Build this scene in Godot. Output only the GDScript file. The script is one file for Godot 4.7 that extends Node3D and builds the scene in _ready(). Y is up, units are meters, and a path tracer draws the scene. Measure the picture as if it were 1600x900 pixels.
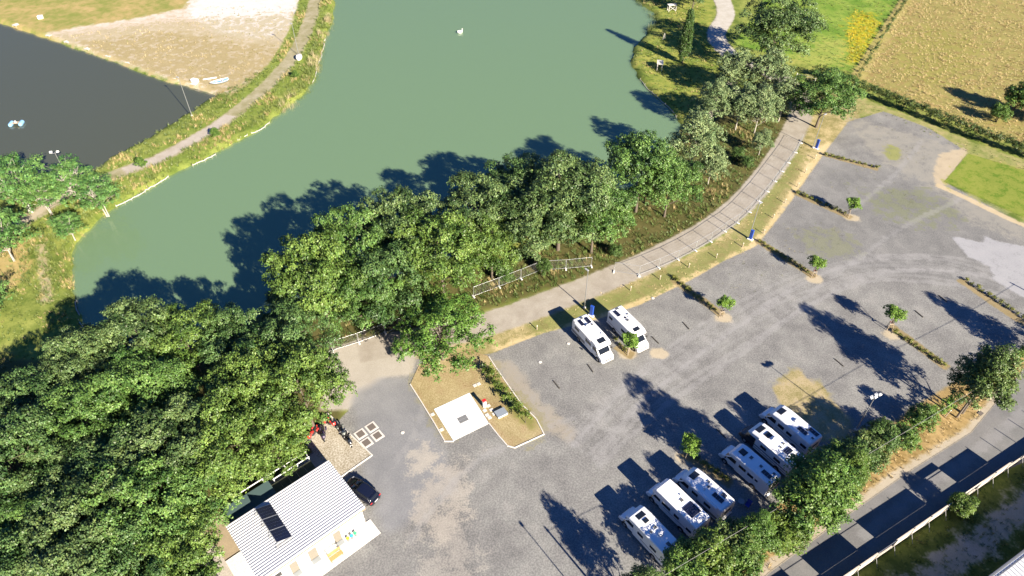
extends Node3D
# A camper stop beside two fishing ponds, seen from a drone about 70 m up on an early summer morning.

const CAMERA_HEIGHT := 70.0
const SUN_AZIMUTH := 36.9      # degrees that shadows fall to the left of straight ahead
const SUN_ELEVATION := 27.0
const WATER_LEVEL := -0.6

var used_names := {}
var mats := {}

# ------------------------------------------------------------------ mesh helper
class Shape:
	var v := PackedVector3Array()
	var n := PackedVector3Array()
	var c := PackedColorArray()
	var tint := Color(1, 1, 1)
	var colored := false

	func tri(a: Vector3, b: Vector3, d: Vector3) -> void:
		var nn := (a - d).cross(a - b).normalized()
		v.append(a); v.append(b); v.append(d)
		n.append(nn); n.append(nn); n.append(nn)
		if colored:
			c.append(tint); c.append(tint); c.append(tint)

	func stri(a: Vector3, b: Vector3, d: Vector3, na: Vector3, nb: Vector3, nd: Vector3) -> void:
		if (a - d).cross(a - b).dot(na + nb + nd) < 0.0:
			v.append(a); v.append(d); v.append(b)
			n.append(na); n.append(nd); n.append(nb)
		else:
			v.append(a); v.append(b); v.append(d)
			n.append(na); n.append(nb); n.append(nd)
		if colored:
			c.append(tint); c.append(tint); c.append(tint)

	# a convex polygon turned away from the point inside
	func face(p: Array, inside: Vector3) -> void:
		var mid := Vector3.ZERO
		for q in p: mid += q
		mid /= p.size()
		var nn: Vector3 = (p[0] - p[2]).cross(p[0] - p[1])
		var flip := nn.dot(mid - inside) < 0.0
		for i in range(1, p.size() - 1):
			if flip: tri(p[0], p[i + 1], p[i])
			else: tri(p[0], p[i], p[i + 1])

	func box(at: Vector3, size: Vector3, bevel := 0.0, turn := Basis.IDENTITY) -> void:
		var h := size / 2.0
		var b: float = min(bevel, min(h.x, min(h.y, h.z)) * 0.9)
		if b <= 0.0:
			for ax in 3:
				for s in [-1.0, 1.0]:
					var q := []
					for k in [[-1, -1], [1, -1], [1, 1], [-1, 1]]:
						var w := Vector3.ZERO
						w[ax] = s * h[ax]
						w[(ax + 1) % 3] = k[0] * h[(ax + 1) % 3]
						w[(ax + 2) % 3] = k[1] * h[(ax + 2) % 3]
						q.append(at + turn * w)
					face(q, at)
			return
		var corner := func(s: Vector3, ax: int) -> Vector3:
			var w := Vector3(s.x * (h.x - b), s.y * (h.y - b), s.z * (h.z - b))
			w[ax] = s[ax] * h[ax]
			return at + turn * w
		for ax in 3:
			var b1 := (ax + 1) % 3
			var b2 := (ax + 2) % 3
			for s in [-1.0, 1.0]:
				var q := []
				for k in [[-1, -1], [1, -1], [1, 1], [-1, 1]]:
					var sg := Vector3.ZERO
					sg[ax] = s; sg[b1] = k[0]; sg[b2] = k[1]
					q.append(corner.call(sg, ax))
				face(q, at)
			for s in [-1.0, 1.0]:
				for t in [-1.0, 1.0]:
					var lo := Vector3.ZERO
					lo[b1] = s; lo[b2] = t; lo[ax] = -1
					var hi := lo
					hi[ax] = 1
					face([corner.call(lo, b1), corner.call(hi, b1), corner.call(hi, b2), corner.call(lo, b2)], at)
		for x in [-1.0, 1.0]:
			for y in [-1.0, 1.0]:
				for z in [-1.0, 1.0]:
					var sg := Vector3(x, y, z)
					face([corner.call(sg, 0), corner.call(sg, 1), corner.call(sg, 2)], at)

	# a round bar through points, with one radius each
	func tube(p: Array, r: Array, sides := 6, capped := true) -> void:
		var rings := []
		var norms := []
		for i in p.size():
			var d: Vector3 = (p[min(i + 1, p.size() - 1)] - p[max(i - 1, 0)]).normalized()
			var side := d.cross(Vector3(0.31, 0.2, 0.93) if abs(d.y) > 0.8 else Vector3.UP).normalized()
			var up := side.cross(d).normalized()
			var ring := []
			var nr := []
			for k in sides:
				var a := TAU * k / sides
				var o := side * cos(a) + up * sin(a)
				ring.append(p[i] + o * r[min(i, r.size() - 1)])
				nr.append(o)
			rings.append(ring)
			norms.append(nr)
		for i in p.size() - 1:
			for k in sides:
				var m := (k + 1) % sides
				stri(rings[i][k], rings[i + 1][k], rings[i + 1][m], norms[i][k], norms[i + 1][k], norms[i + 1][m])
				stri(rings[i][k], rings[i + 1][m], rings[i][m], norms[i][k], norms[i + 1][m], norms[i][m])
		if capped:
			face(rings[0], p[1])
			face(rings[-1], p[-2])

	# an outline (z, y) pulled across x from -half to half, its long edges chamfered
	func slab(outline: PackedVector2Array, half: float, bevel := 0.0, x0 := 0.0) -> void:
		var o := outline.duplicate()
		if Geometry2D.is_polygon_clockwise(o): o.reverse()
		var k := o.size()
		var small := o
		if bevel > 0.0:
			small = PackedVector2Array()
			for i in k:
				var e1 := (o[i] - o[(i + k - 1) % k]).normalized()
				var e2 := (o[(i + 1) % k] - o[i]).normalized()
				var n1 := Vector2(-e1.y, e1.x)
				var n2 := Vector2(-e2.y, e2.x)
				var m := (n1 + n2).normalized()
				small.append(o[i] + m * bevel / max(0.45, m.dot(n1)))
		var near := half - bevel
		for i in k:
			var j := (i + 1) % k
			var e := o[j] - o[i]
			var out := Vector3(0, -e.x, e.y).normalized()
			var q := [Vector3(x0 - near, o[i].y, o[i].x), Vector3(x0 + near, o[i].y, o[i].x), Vector3(x0 + near, o[j].y, o[j].x), Vector3(x0 - near, o[j].y, o[j].x)]
			face(q, (q[0] + q[2]) / 2.0 - out)
			if bevel > 0.0:
				for s in [-1.0, 1.0]:
					face([Vector3(x0 + s * near, o[i].y, o[i].x), Vector3(x0 + s * near, o[j].y, o[j].x), Vector3(x0 + s * half, small[j].y, small[j].x), Vector3(x0 + s * half, small[i].y, small[i].x)], (q[0] + q[2]) / 2.0 - out - Vector3(s, 0, 0))
		var t := Geometry2D.triangulate_polygon(small)
		for s in [-1.0, 1.0]:
			for i in range(0, t.size(), 3):
				var q := []
				for m in 3: q.append(Vector3(x0 + s * half, small[t[i + m]].y, small[t[i + m]].x))
				face(q, q[0] - Vector3(s, 0, 0))

	# a flat polygon (x, z) lying at a height, with an optional skirt down to the ground
	func plate(o: PackedVector2Array, top: float, bottom := INF) -> void:
		var t := Geometry2D.triangulate_polygon(o)
		for i in range(0, t.size(), 3):
			var q := []
			for m in 3: q.append(Vector3(o[t[i + m]].x, top, o[t[i + m]].y))
			face(q, q[0] - Vector3(0, 1, 0))
		if bottom == INF: return
		var cw := Geometry2D.is_polygon_clockwise(o)
		for i in o.size():
			var j := (i + 1) % o.size()
			var a := o[i]
			var b := o[j]
			var e := (b - a).normalized()
			var out := Vector3(-e.y, 0, e.x) if cw else Vector3(e.y, 0, -e.x)
			var q := [Vector3(a.x, top, a.y), Vector3(b.x, top, b.y), Vector3(b.x, bottom, b.y), Vector3(a.x, bottom, a.y)]
			face(q, (q[0] + q[2]) / 2.0 - out)

	# a ring of square section along a closed or open line (x, z): a kerb
	func kerb(line: PackedVector2Array, width: float, top: float, bottom := -0.05, closed := false) -> void:
		var k := line.size()
		for i in (k if closed else k - 1):
			var a := line[i]
			var b := line[(i + 1) % k]
			var e := b - a
			var mid := (a + b) / 2.0
			box(Vector3(mid.x, (top + bottom) / 2.0, mid.y), Vector3(e.length() + width * 0.9, top - bottom, width), 0.015, Basis(Vector3.UP, -e.angle()))

	func mesh() -> ArrayMesh:
		var a := []
		a.resize(Mesh.ARRAY_MAX)
		a[Mesh.ARRAY_VERTEX] = v
		a[Mesh.ARRAY_NORMAL] = n
		if colored: a[Mesh.ARRAY_COLOR] = c
		var m := ArrayMesh.new()
		m.add_surface_from_arrays(Mesh.PRIMITIVE_TRIANGLES, a)
		return m

# ------------------------------------------------------------------ naming helpers
func pts(a: Array) -> PackedVector2Array:
	var o := PackedVector2Array()
	for i in range(0, a.size(), 2): o.append(Vector2(a[i], a[i + 1]))
	return o

func numbered(called: String) -> String:
	var k: int = used_names.get(called, 0)
	used_names[called] = k + 1
	return called if k == 0 else "%s_%03d" % [called, k]

func tag(o: Node3D, label: String, category: String, group := "", kind := "") -> Node3D:
	o.set_meta("label", label)
	if category: o.set_meta("category", category)
	if group: o.set_meta("group", group)
	if kind: o.set_meta("kind", kind)
	return o

func thing(called: String, label: String, category: String, at := Vector3.ZERO, turn := 0.0, group := "") -> Node3D:
	var o := Node3D.new()
	o.name = numbered(called)
	add_child(o)
	o.position = at
	o.rotation.y = turn
	return tag(o, label, category, group)

func part(called: String, m: Mesh, material: Material, parent: Node3D) -> MeshInstance3D:
	var o := MeshInstance3D.new()
	o.name = called
	o.mesh = m
	o.material_override = material
	parent.add_child(o, true)
	return o

func single(called: String, m: Mesh, material: Material, label: String, category: String, group := "") -> MeshInstance3D:
	var o := part(numbered(called), m, material, self)
	tag(o, label, category, group)
	return o

func structure(called: String, m: Mesh, material: Material, label: String) -> MeshInstance3D:
	var o := part(numbered(called), m, material, self)
	o.set_meta("kind", "structure")
	o.set_meta("label", label)
	return o

func copy_of(o: Node3D, called: String, label: String, at: Vector3, turn: float, scale := Vector3.ONE) -> Node3D:
	var r: Node3D = o.duplicate()
	r.name = numbered(called)
	add_child(r)
	r.position = at
	r.rotation.y = turn
	r.scale = scale
	r.set_meta("label", label)
	return r

# ------------------------------------------------------------------ material helpers
func lin(r: float, g: float, b: float) -> Color:
	return Color(r, g, b).linear_to_srgb()

func mat(called: String, color: Color, rough := 0.8, metal := 0.0, extra := {}) -> StandardMaterial3D:
	if mats.has(called): return mats[called]
	var m := StandardMaterial3D.new()
	m.resource_name = called
	m.albedo_color = color
	m.roughness = rough
	m.metallic = metal
	for k in extra: m.set(k, extra[k])
	mats[called] = m
	return m

func noise_texture(freq: float, low: Color, high: Color, seed_ := 1, size := 256, octaves := 4) -> NoiseTexture2D:
	var n := FastNoiseLite.new()
	n.seed = seed_
	n.noise_type = FastNoiseLite.TYPE_SIMPLEX_SMOOTH
	n.frequency = freq
	n.fractal_octaves = octaves
	var t := NoiseTexture2D.new()
	t.width = size
	t.height = size
	t.seamless = true
	t.noise = n
	var g := Gradient.new()
	g.set_color(0, low)
	g.set_color(1, high)
	t.color_ramp = g
	return t

# a material with a mottled, world-mapped colour
func mottled(called: String, low: Color, high: Color, metres: float, rough := 0.85, freq := 0.03, bump := 0.0) -> StandardMaterial3D:
	if mats.has(called): return mats[called]
	var m := mat(called, Color.WHITE, rough)
	m.albedo_texture = noise_texture(freq, low, high, called.length() * 7 + 3)
	m.uv1_triplanar = true
	m.uv1_world_triplanar = true
	m.uv1_scale = Vector3.ONE / metres
	if bump > 0.0:
		m.heightmap_enabled = true
		m.heightmap_texture = noise_texture(0.08, Color.BLACK, Color.WHITE, 11)
		m.heightmap_scale = bump
	return m

# ------------------------------------------------------------------ the scene
func _ready() -> void:
	var cam := Camera3D.new()
	cam.name = "camera"
	cam.fov = rad_to_deg(2.0 * atan(450.0 / 1070.0))
	cam.near = 0.5
	cam.far = 3000.0
	cam.position = Vector3(0, CAMERA_HEIGHT, 0)
	cam.rotation_degrees = Vector3(-43.3, 0, 0)
	add_child(cam)
	cam.current = true

	var env := Environment.new()
	env.background_mode = Environment.BG_SKY
	var skym := ProceduralSkyMaterial.new()
	skym.sky_top_color = Color(0.17, 0.32, 0.58)
	skym.sky_horizon_color = Color(0.50, 0.61, 0.72)
	skym.sky_curve = 0.12
	skym.ground_bottom_color = Color(0.16, 0.17, 0.14)
	skym.ground_horizon_color = Color(0.40, 0.48, 0.55)
	skym.sun_angle_max = 4.0
	var sky := Sky.new()
	sky.sky_material = skym
	env.sky = sky
	env.background_energy_multiplier = 0.5
	env.tonemap_mode = Environment.TONE_MAPPER_LINEAR
	env.tonemap_exposure = 3.1
	env.sdfgi_enabled = true
	env.ssao_enabled = true
	env.ssil_enabled = true
	var we := WorldEnvironment.new()
	we.name = "environment"
	we.environment = env
	add_child(we)

	var sun := DirectionalLight3D.new()
	sun.name = "sun"
	sun.light_energy = 1.6
	sun.light_color = Color(1.0, 0.95, 0.87)
	sun.light_angular_distance = 0.55
	sun.shadow_enabled = true
	add_child(sun)
	var el := deg_to_rad(SUN_ELEVATION)
	var az := deg_to_rad(SUN_AZIMUTH)
	sun.look_at_from_position(Vector3.ZERO, Vector3(-sin(az) * cos(el), -sin(el), -cos(az) * cos(el)), Vector3.UP)

	build_ground()
	build_trees()
	build_vehicles()
	build_site()

# ================================================================== ground
var pond := pts([-55.48, -219.68, -50.49, -203.43, -48.30, -188.93, -46.17, -175.90, -46.13, -164.14, -45.14, -156.91, -43.87, -142.20, -44.92, -134.83, -47.62, -127.96, -50.58, -120.32, -53.53, -116.48, -56.50, -112.13, -59.42, -108.19, -62.63, -104.62, -64.23, -100.61, -67.93, -95.85, -69.65, -91.01, -70.54, -87.11, -69.91, -83.08, -67.53, -77.78, -64.43, -72.17, -61.02, -66.97, -57.85, -63.33, -53.11, -60.44, -47.35, -62.39, -41.19, -65.13, -36.77, -68.62, -34.32, -70.57, -30.54, -71.63, -24.34, -73.81, -17.60, -77.20, -10.04, -81.07, 0.00, -86.29, 8.61, -91.71, 16.66, -96.78, 22.87, -101.60, 28.39, -108.83, 31.95, -115.55, 33.87, -122.80, 32.86, -129.84, 30.07, -136.26, 28.23, -143.12, 27.34, -150.78, 29.06, -158.32, 33.22, -166.02, 36.89, -173.45, 36.90, -180.09, 34.72, -186.21, 32.85, -194.54, 31.21, -203.43, 31.15, -219.68])
var dark_pond := pts([-233.61, -219.68, -140.42, -179.24, -130.58, -173.45, -121.20, -167.93, -108.08, -160.47, -95.62, -153.12, -85.64, -146.88, -76.44, -141.59, -67.97, -137.42, -63.50, -135.11, -64.73, -131.75, -66.92, -126.39, -69.81, -120.07, -72.36, -115.32, -75.74, -110.79, -76.16, -107.34, -77.95, -104.01, -81.77, -102.80, -84.82, -101.99, -88.16, -99.64, -93.63, -97.35, -131.05, -94.03])

func edge_distance(p: Vector2, poly: PackedVector2Array) -> float:
	# positive inside
	var best := 1e9
	var k := poly.size()
	for i in k:
		var a := poly[i]
		var b := poly[(i + 1) % k]
		var ab := b - a
		var t := clampf((p - a).dot(ab) / ab.length_squared(), 0.0, 1.0)
		best = minf(best, (a + ab * t - p).length_squared())
	best = sqrt(best)
	return best if Geometry2D.is_point_in_polygon(p, poly) else -best

func smooth_line(p: PackedVector2Array, closed := false) -> PackedVector2Array:
	var o := PackedVector2Array()
	var k := p.size()
	for i in (k if closed else k - 1):
		var a: Vector2 = p[(i + k - 1) % k] if closed or i > 0 else p[0]
		var b := p[i]
		var c: Vector2 = p[(i + 1) % k]
		var d: Vector2 = p[(i + 2) % k] if closed or i + 2 < k else p[k - 1]
		for s in 4:
			o.append(b.cubic_interpolate(c, a, d, s / 4.0))
	if not closed: o.append(p[k - 1])
	return o

func ribbon(line: PackedVector2Array, width: float) -> PackedVector2Array:
	var p := smooth_line(line)
	var left := PackedVector2Array()
	var right := PackedVector2Array()
	for i in p.size():
		var d := (p[min(i + 1, p.size() - 1)] - p[max(i - 1, 0)]).normalized()
		var n := Vector2(-d.y, d.x) * width / 2.0
		left.append(p[i] + n)
		right.append(p[i] - n)
	right.reverse()
	left.append_array(right)
	return left

func round_patch(at: Vector2, rx: float, rz: float, turn := 0.0) -> PackedVector2Array:
	var o := PackedVector2Array()
	for i in 16:
		var a := TAU * i / 16.0
		o.append(at + Vector2(cos(a) * rx, sin(a) * rz).rotated(turn))
	return o

# base colour of a surface that shows as (r, g, b) in full sun
func sunlit(r: float, g: float, b: float) -> Color:
	var c := Color8(int(r), int(g), int(b)).srgb_to_linear()
	return Color(c.r / 1.36, c.g / 1.34, c.b / 1.30).linear_to_srgb()

var layers := []
# outline, edge softness in metres, raggedness, two colours, shares of [fine, middle, coarse] grain, cover
func layer(outline: PackedVector2Array, soft: float, rag: float, low: Color, high: Color, mixw := [0.5, 0.4, 0.3], cover := 1.0) -> void:
	layers.append([outline, soft, rag, low, high, mixw, cover])

func grain(w: int, h: int, mpp: float, x0: float, z0: float, metres: float, octaves: int, seed_: int) -> PackedByteArray:
	var n := FastNoiseLite.new()
	n.seed = seed_
	n.noise_type = FastNoiseLite.TYPE_SIMPLEX
	n.fractal_octaves = octaves
	n.fractal_gain = 0.62
	n.frequency = mpp / metres
	n.offset = Vector3(x0 / mpp, z0 / mpp, 0)
	return n.get_image(w, h, false, false, true).get_data()

func paint_map(x0: float, z0: float, wm: float, hm: float, w: int) -> ImageTexture:
	var mpp := wm / w
	var h := int(round(hm / mpp))
	var fine := grain(w, h, mpp, x0, z0, 0.28, 2, 3)
	var middle := grain(w, h, mpp, x0, z0, 3.0, 6, 5)
	var coarse := grain(w, h, mpp, x0, z0, 11.0, 3, 9)
	var px := PackedByteArray()
	px.resize(w * h * 3)
	for L in layers:
		var o: PackedVector2Array = L[0]
		var lo := Vector2(1e9, 1e9)
		var hi := -lo
		for p in o:
			lo = lo.min(p)
			hi = hi.max(p)
		var soft: float = L[1]
		lo -= Vector2(soft, soft) * 1.5
		hi += Vector2(soft, soft) * 1.5
		var ax := clampi(int((lo.x - x0) / mpp), 0, w)
		var az := clampi(int((lo.y - z0) / mpp), 0, h)
		var bx := clampi(int((hi.x - x0) / mpp) + 1, 0, w)
		var bz := clampi(int((hi.y - z0) / mpp) + 1, 0, h)
		if bx <= ax or bz <= az: continue
		var cell := maxf(mpp, soft * 0.2)
		var cw := maxi(2, int(ceil((bx - ax) * mpp / cell)))
		var ch := maxi(2, int(ceil((bz - az) * mpp / cell)))
		var mask := Image.create(cw, ch, false, Image.FORMAT_L8)
		var cx := (bx - ax) * mpp / cw
		var cz := (bz - az) * mpp / ch
		for row in ch:
			var zz := z0 + az * mpp + (row + 0.5) * cz
			var cuts := []
			for i in o.size():
				var a := o[i]
				var b := o[(i + 1) % o.size()]
				if (a.y <= zz) != (b.y <= zz):
					cuts.append(a.x + (zz - a.y) / (b.y - a.y) * (b.x - a.x))
			cuts.sort()
			for i in range(0, cuts.size() - 1, 2):
				var s := clampi(int(round((cuts[i] - x0 - ax * mpp) / cx)), 0, cw)
				var e := clampi(int(round((cuts[i + 1] - x0 - ax * mpp) / cx)), 0, cw)
				if e > s: mask.fill_rect(Rect2i(s, row, e - s, 1), Color.WHITE)
		if soft > 0.0 and cw > 16 and ch > 16:
			mask.shrink_x2()
			if soft > 0.4: mask.shrink_x2()
		if soft > 0.0: mask.resize(bx - ax, bz - az, Image.INTERPOLATE_CUBIC)
		elif mask.get_width() != bx - ax or mask.get_height() != bz - az: mask.resize(bx - ax, bz - az, Image.INTERPOLATE_BILINEAR)
		var mk := mask.get_data()
		var rag: float = L[2]
		var la: Color = L[3]
		var lb: Color = L[4]
		var f0: float = L[5][0] / 255.0
		var f1: float = L[5][1] / 255.0
		var f2: float = L[5][2] / 255.0
		var base: float = 0.5 - (L[5][0] + L[5][1] + L[5][2]) * 0.5
		var cover: float = L[6]
		var gain := 3.0 if soft < 0.5 else 1.6
		var r1 := rag / 255.0
		var r0 := rag * 0.45 / 255.0
		var ar := la.r * 255.0
		var ag := la.g * 255.0
		var ab := la.b * 255.0
		var dr := (lb.r - la.r) * 255.0
		var dg := (lb.g - la.g) * 255.0
		var db := (lb.b - la.b) * 255.0
		var roff := -rag * 0.725
		for j in range(az, bz):
			var q := (j - az) * (bx - ax)
			var i := j * w + ax
			for k in bx - ax:
				var m := mk[q]
				if m > 0:
					var al := ((m / 255.0 - 0.5) + middle[i] * r1 + fine[i] * r0 + roff) * gain + 0.5
					if al > 0.0:
						al = minf(al, 1.0) * cover
						var t := clampf(base + fine[i] * f0 + middle[i] * f1 + coarse[i] * f2, 0.0, 1.0)
						var d := i * 3
						px[d] += int((ar + dr * t - px[d]) * al)
						px[d + 1] += int((ag + dg * t - px[d + 1]) * al)
						px[d + 2] += int((ab + db * t - px[d + 2]) * al)
				q += 1
				i += 1
	var im := Image.create_from_data(w, h, false, Image.FORMAT_RGB8, px)
	return ImageTexture.create_from_image(im)

func ground_material(called: String, tex: Texture2D, bump := 0.5) -> StandardMaterial3D:
	var m := mat(called, Color.WHITE, 0.95)
	m.albedo_texture = tex
	m.metallic_specular = 0.25
	m.detail_enabled = true
	m.detail_blend_mode = BaseMaterial3D.BLEND_MODE_MUL
	m.detail_uv_layer = BaseMaterial3D.DETAIL_UV_2
	m.detail_albedo = noise_texture(0.16, Color(0.80, 0.80, 0.80), Color(1, 1, 1), 21, 512, 3)
	m.uv2_triplanar = true
	m.uv2_world_triplanar = true
	m.uv2_scale = Vector3.ONE / 7.3
	return m

var near_box := [-64.0, -130.0, 152.0, 104.0]
var far_box := [-160.0, -204.0, 320.0, 180.0]

# a flat sheet (x, z) mapped with one of the two ground maps
func sheet(o: PackedVector2Array, y: float, mapped: Array, skirt := 0.0) -> ArrayMesh:
	var s := Shape.new()
	if skirt > 0.0: s.plate(o, y, y - skirt)
	else: s.plate(o, y)
	var uv := PackedVector2Array()
	for p in s.v: uv.append(Vector2((p.x - mapped[0]) / mapped[2], (p.z - mapped[1]) / mapped[3]))
	var a := []
	a.resize(Mesh.ARRAY_MAX)
	a[Mesh.ARRAY_VERTEX] = s.v
	a[Mesh.ARRAY_NORMAL] = s.n
	a[Mesh.ARRAY_TEX_UV] = uv
	var m := ArrayMesh.new()
	m.add_surface_from_arrays(Mesh.PRIMITIVE_TRIANGLES, a)
	return m

var lot := pts([-23.27, -47.32, -20.47, -52.05, -23.25, -56.12, -25.04, -61.86, -21.21, -63.97, -15.44, -63.73, -13.76, -60.49, -8.60, -60.49, -2.77, -61.40, 4.46, -65.18, 11.81, -67.66, 18.60, -70.76, 27.06, -76.11, 32.85, -80.38, 38.75, -83.95, 46.02, -93.23, 53.33, -103.73, 59.80, -112.74, 67.48, -123.01, 76.18, -127.14, 82.45, -120.52, 85.73, -112.07, 77.24, -101.52, 84.53, -89.38, 90.80, -82.37, 82.58, -68.93, 69.30, -61.40, 55.89, -54.87, 44.20, -48.05, 36.58, -43.80, 26.67, -37.23, 17.09, -30.67, 12.67, -27.17, -29.77, -27.17, -30.89, -30.67, -22.66, -38.14, -24.64, -43.80])
var path_line := pts([-20.87, -61.86, -15.84, -63.38, -9.79, -64.94, -3.17, -67.15, 5.61, -71.55, 14.01, -76.11, 22.21, -81.14, 31.11, -87.53, 36.69, -92.69, 41.54, -98.22, 46.56, -105.17, 51.10, -112.07, 55.59, -119.78, 59.10, -127.14, 61.02, -136.54, 57.31, -144.69, 52.76, -149.50, 50.04, -156.97, 50.12, -165.74, 55.19, -177.72, 56.69, -192.88, 56.60, -206.87])
var dike_line := pts([-56.77, -212.23, -53.06, -187.32, -51.33, -168.43, -51.18, -152.16, -53.10, -139.48, -55.85, -129.54, -59.14, -121.01, -62.70, -114.80, -66.20, -109.42, -70.59, -105.59, -74.14, -101.72, -77.61, -98.22, -80.12, -93.23, -82.22, -88.03])
var road := pts([20.91, -27.17, 26.71, -31.47, 35.46, -36.86, 46.04, -43.21, 55.87, -48.60, 63.56, -55.08, 67.90, -58.81, 84.18, -71.55, 96.33, -62.79, 91.34, -56.12, 69.91, -48.23, 60.10, -44.49, 53.95, -41.96, 47.55, -38.37, 34.56, -30.81, 28.51, -27.17])
var apron := pts([71.15, -86.53, 73.53, -85.88, 75.12, -84.91, 76.86, -86.53, 77.83, -85.39, 81.57, -83.95, 92.45, -77.12, 83.20, -62.79, 75.12, -72.09, 73.71, -74.42, 72.65, -76.26, 73.64, -79.18, 72.46, -80.38, 71.16, -81.60])
var lawn := pts([77.08, -101.92, 85.78, -111.17, 89.99, -108.12, 96.61, -103.13, 100.85, -98.79, 92.06, -84.42, 85.54, -91.63, 81.69, -96.33])
var field_straw := pts([76.63, -141.90, 89.05, -160.54, 108.71, -191.00, 118.76, -206.87, 178.15, -206.87, 125.06, -125.57, 98.61, -115.26, 92.64, -118.09, 86.08, -128.73, 81.94, -134.82])
var field_green := pts([52.81, -159.10, 63.20, -178.56, 77.01, -206.87, 115.05, -206.87, 104.05, -187.32, 87.61, -162.00, 76.77, -145.00, 70.73, -146.27, 65.08, -151.49])
var island := pts([-13.19, -56.02, -8.10, -47.41, -7.09, -47.41, -9.80, -52.14, -5.50, -54.66, -2.84, -50.01, -0.54, -46.69, 0.23, -46.42, 3.89, -48.42, 3.01, -50.59, 1.21, -52.84, -0.41, -55.70, -2.12, -58.81, -3.28, -60.94, -5.65, -61.86, -9.46, -60.49, -12.36, -59.37])
var pebbles := pts([-25.12, -47.32, -23.00, -51.46, -16.59, -45.44, -20.03, -42.29])

func build_ground() -> void:
	var everywhere := pts([-400, -400, 400, -400, 400, 60, -400, 60])
	var grassA := sunlit(104, 124, 52)
	var grassB := sunlit(178, 184, 96)
	var straw := sunlit(214, 186, 128)
	var strawB := sunlit(172, 140, 84)
	layer(everywhere, 0.0, 0.0, grassA, grassB, [0.5, 0.8, 0.9])
	# the bank of the dark pond and the sandy flat behind it
	layer(pts([-201.09, -229.68, -94.51, -229.68, -83.88, -180.69, -96.45, -170.39, -110.09, -162.00, -127.54, -168.43, -172.27, -187.32]), 3.0, 0.8, straw, sunlit(150, 158, 80), [0.4, 0.9, 0.9])
	layer(pts([-115.05, -165.74, -107.71, -170.39, -98.09, -174.40, -86.01, -181.99, -92.65, -217.82, -59.84, -217.82, -54.55, -178.56, -53.41, -158.39, -56.01, -142.51, -60.09, -134.82, -63.09, -134.82, -78.22, -143.13, -103.77, -158.39]), 2.2, 0.7, sunlit(216, 198, 170), sunlit(246, 234, 220), [0.7, 0.9, 0.3])
	layer(pts([-84.82, -178.56, -87.22, -206.87, -59.38, -206.87, -55.26, -174.40, -57.37, -162.00, -72.73, -166.50]), 4.0, 0.6, sunlit(240, 232, 226), sunlit(252, 246, 242), [0.3, 0.5, 0.3], 0.85)
	layer(pts([-104.43, -159.82, -86.96, -166.50, -64.29, -159.10, -54.25, -155.58, -56.30, -140.99, -63.18, -135.96, -82.28, -146.27]), 3.0, 2.6, sunlit(176, 156, 108), sunlit(214, 192, 150), [0.5, 0.7, 0.2], 0.75)
	layer(pts([-112.91, -164.61, -89.16, -172.38, -54.88, -178.56, -53.41, -152.16, -56.30, -140.99, -63.18, -135.96, -82.28, -146.27]), 3.0, 3.4, sunlit(150, 140, 84), sunlit(190, 172, 120), [0.5, 0.7, 0.2], 0.5)
	# dike: mown verges and the dirt track
	layer(ribbon(dike_line, 9.0), 1.2, 0.5, sunlit(120, 142, 58), sunlit(170, 180, 92), [0.5, 0.7, 0.5])
	layer(ribbon(dike_line, 3.6), 0.8, 0.5, sunlit(160, 154, 108), sunlit(204, 194, 166), [0.4, 0.8, 0.6])
	layer(ribbon(pts([-57.32, -125.57, -59.14, -121.01, -62.70, -114.80, -66.20, -109.42, -70.59, -105.59]), 2.6), 0.8, 0.35, sunlit(190, 178, 158), sunlit(222, 212, 198), [0.5, 0.5, 0.3])
	layer(ribbon(pts([-78.17, -98.22, -80.12, -93.23, -82.05, -88.70]), 1.6), 0.5, 0.4, sunlit(196, 182, 150), sunlit(220, 208, 184), [0.5, 0.5, 0.3])
	layer(ribbon(pts([-75.65, -84.74, -71.97, -78.58, -68.09, -71.55]), 1.4), 0.8, 1.0, sunlit(190, 174, 128), sunlit(214, 200, 162), [0.5, 0.5, 0.3])
	layer(pts([-85.18, -90.58, -78.74, -86.37, -74.50, -80.08, -74.19, -75.69, -82.86, -75.69, -92.08, -91.46]), 2.0, 0.9, sunlit(214, 190, 132), sunlit(190, 170, 104), [0.5, 0.8, 0.3])
	# wooded banks and what lies under the trees
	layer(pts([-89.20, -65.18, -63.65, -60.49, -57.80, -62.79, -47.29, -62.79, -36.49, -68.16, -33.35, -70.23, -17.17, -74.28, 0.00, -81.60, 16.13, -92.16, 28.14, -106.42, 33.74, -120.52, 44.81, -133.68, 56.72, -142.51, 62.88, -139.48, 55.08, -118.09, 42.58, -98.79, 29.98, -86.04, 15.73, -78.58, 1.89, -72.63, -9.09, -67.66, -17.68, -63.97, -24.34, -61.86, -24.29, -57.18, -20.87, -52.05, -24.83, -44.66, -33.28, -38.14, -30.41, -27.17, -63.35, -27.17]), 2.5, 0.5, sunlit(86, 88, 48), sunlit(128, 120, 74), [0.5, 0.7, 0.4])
	layer(pts([20.18, -82.37, 26.94, -86.37, 34.07, -90.58, 41.95, -100.73, 50.96, -114.57, 53.76, -115.73, 48.66, -106.42, 43.14, -98.79, 37.56, -91.81, 30.95, -85.71, 22.96, -80.83, 15.60, -77.41, 13.69, -77.85]), 0.8, 0.9, sunlit(112, 136, 62), sunlit(196, 172, 112), [0.5, 1.0, 0.7])
	layer(pts([27.45, -152.16, 36.97, -170.39, 38.97, -206.87, 59.38, -206.87, 48.22, -162.74, 51.14, -148.85, 43.45, -133.68, 33.42, -123.01, 30.09, -135.10]), 2.0, 0.6, sunlit(122, 146, 60), sunlit(192, 186, 96), [0.5, 0.9, 0.6])
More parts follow.
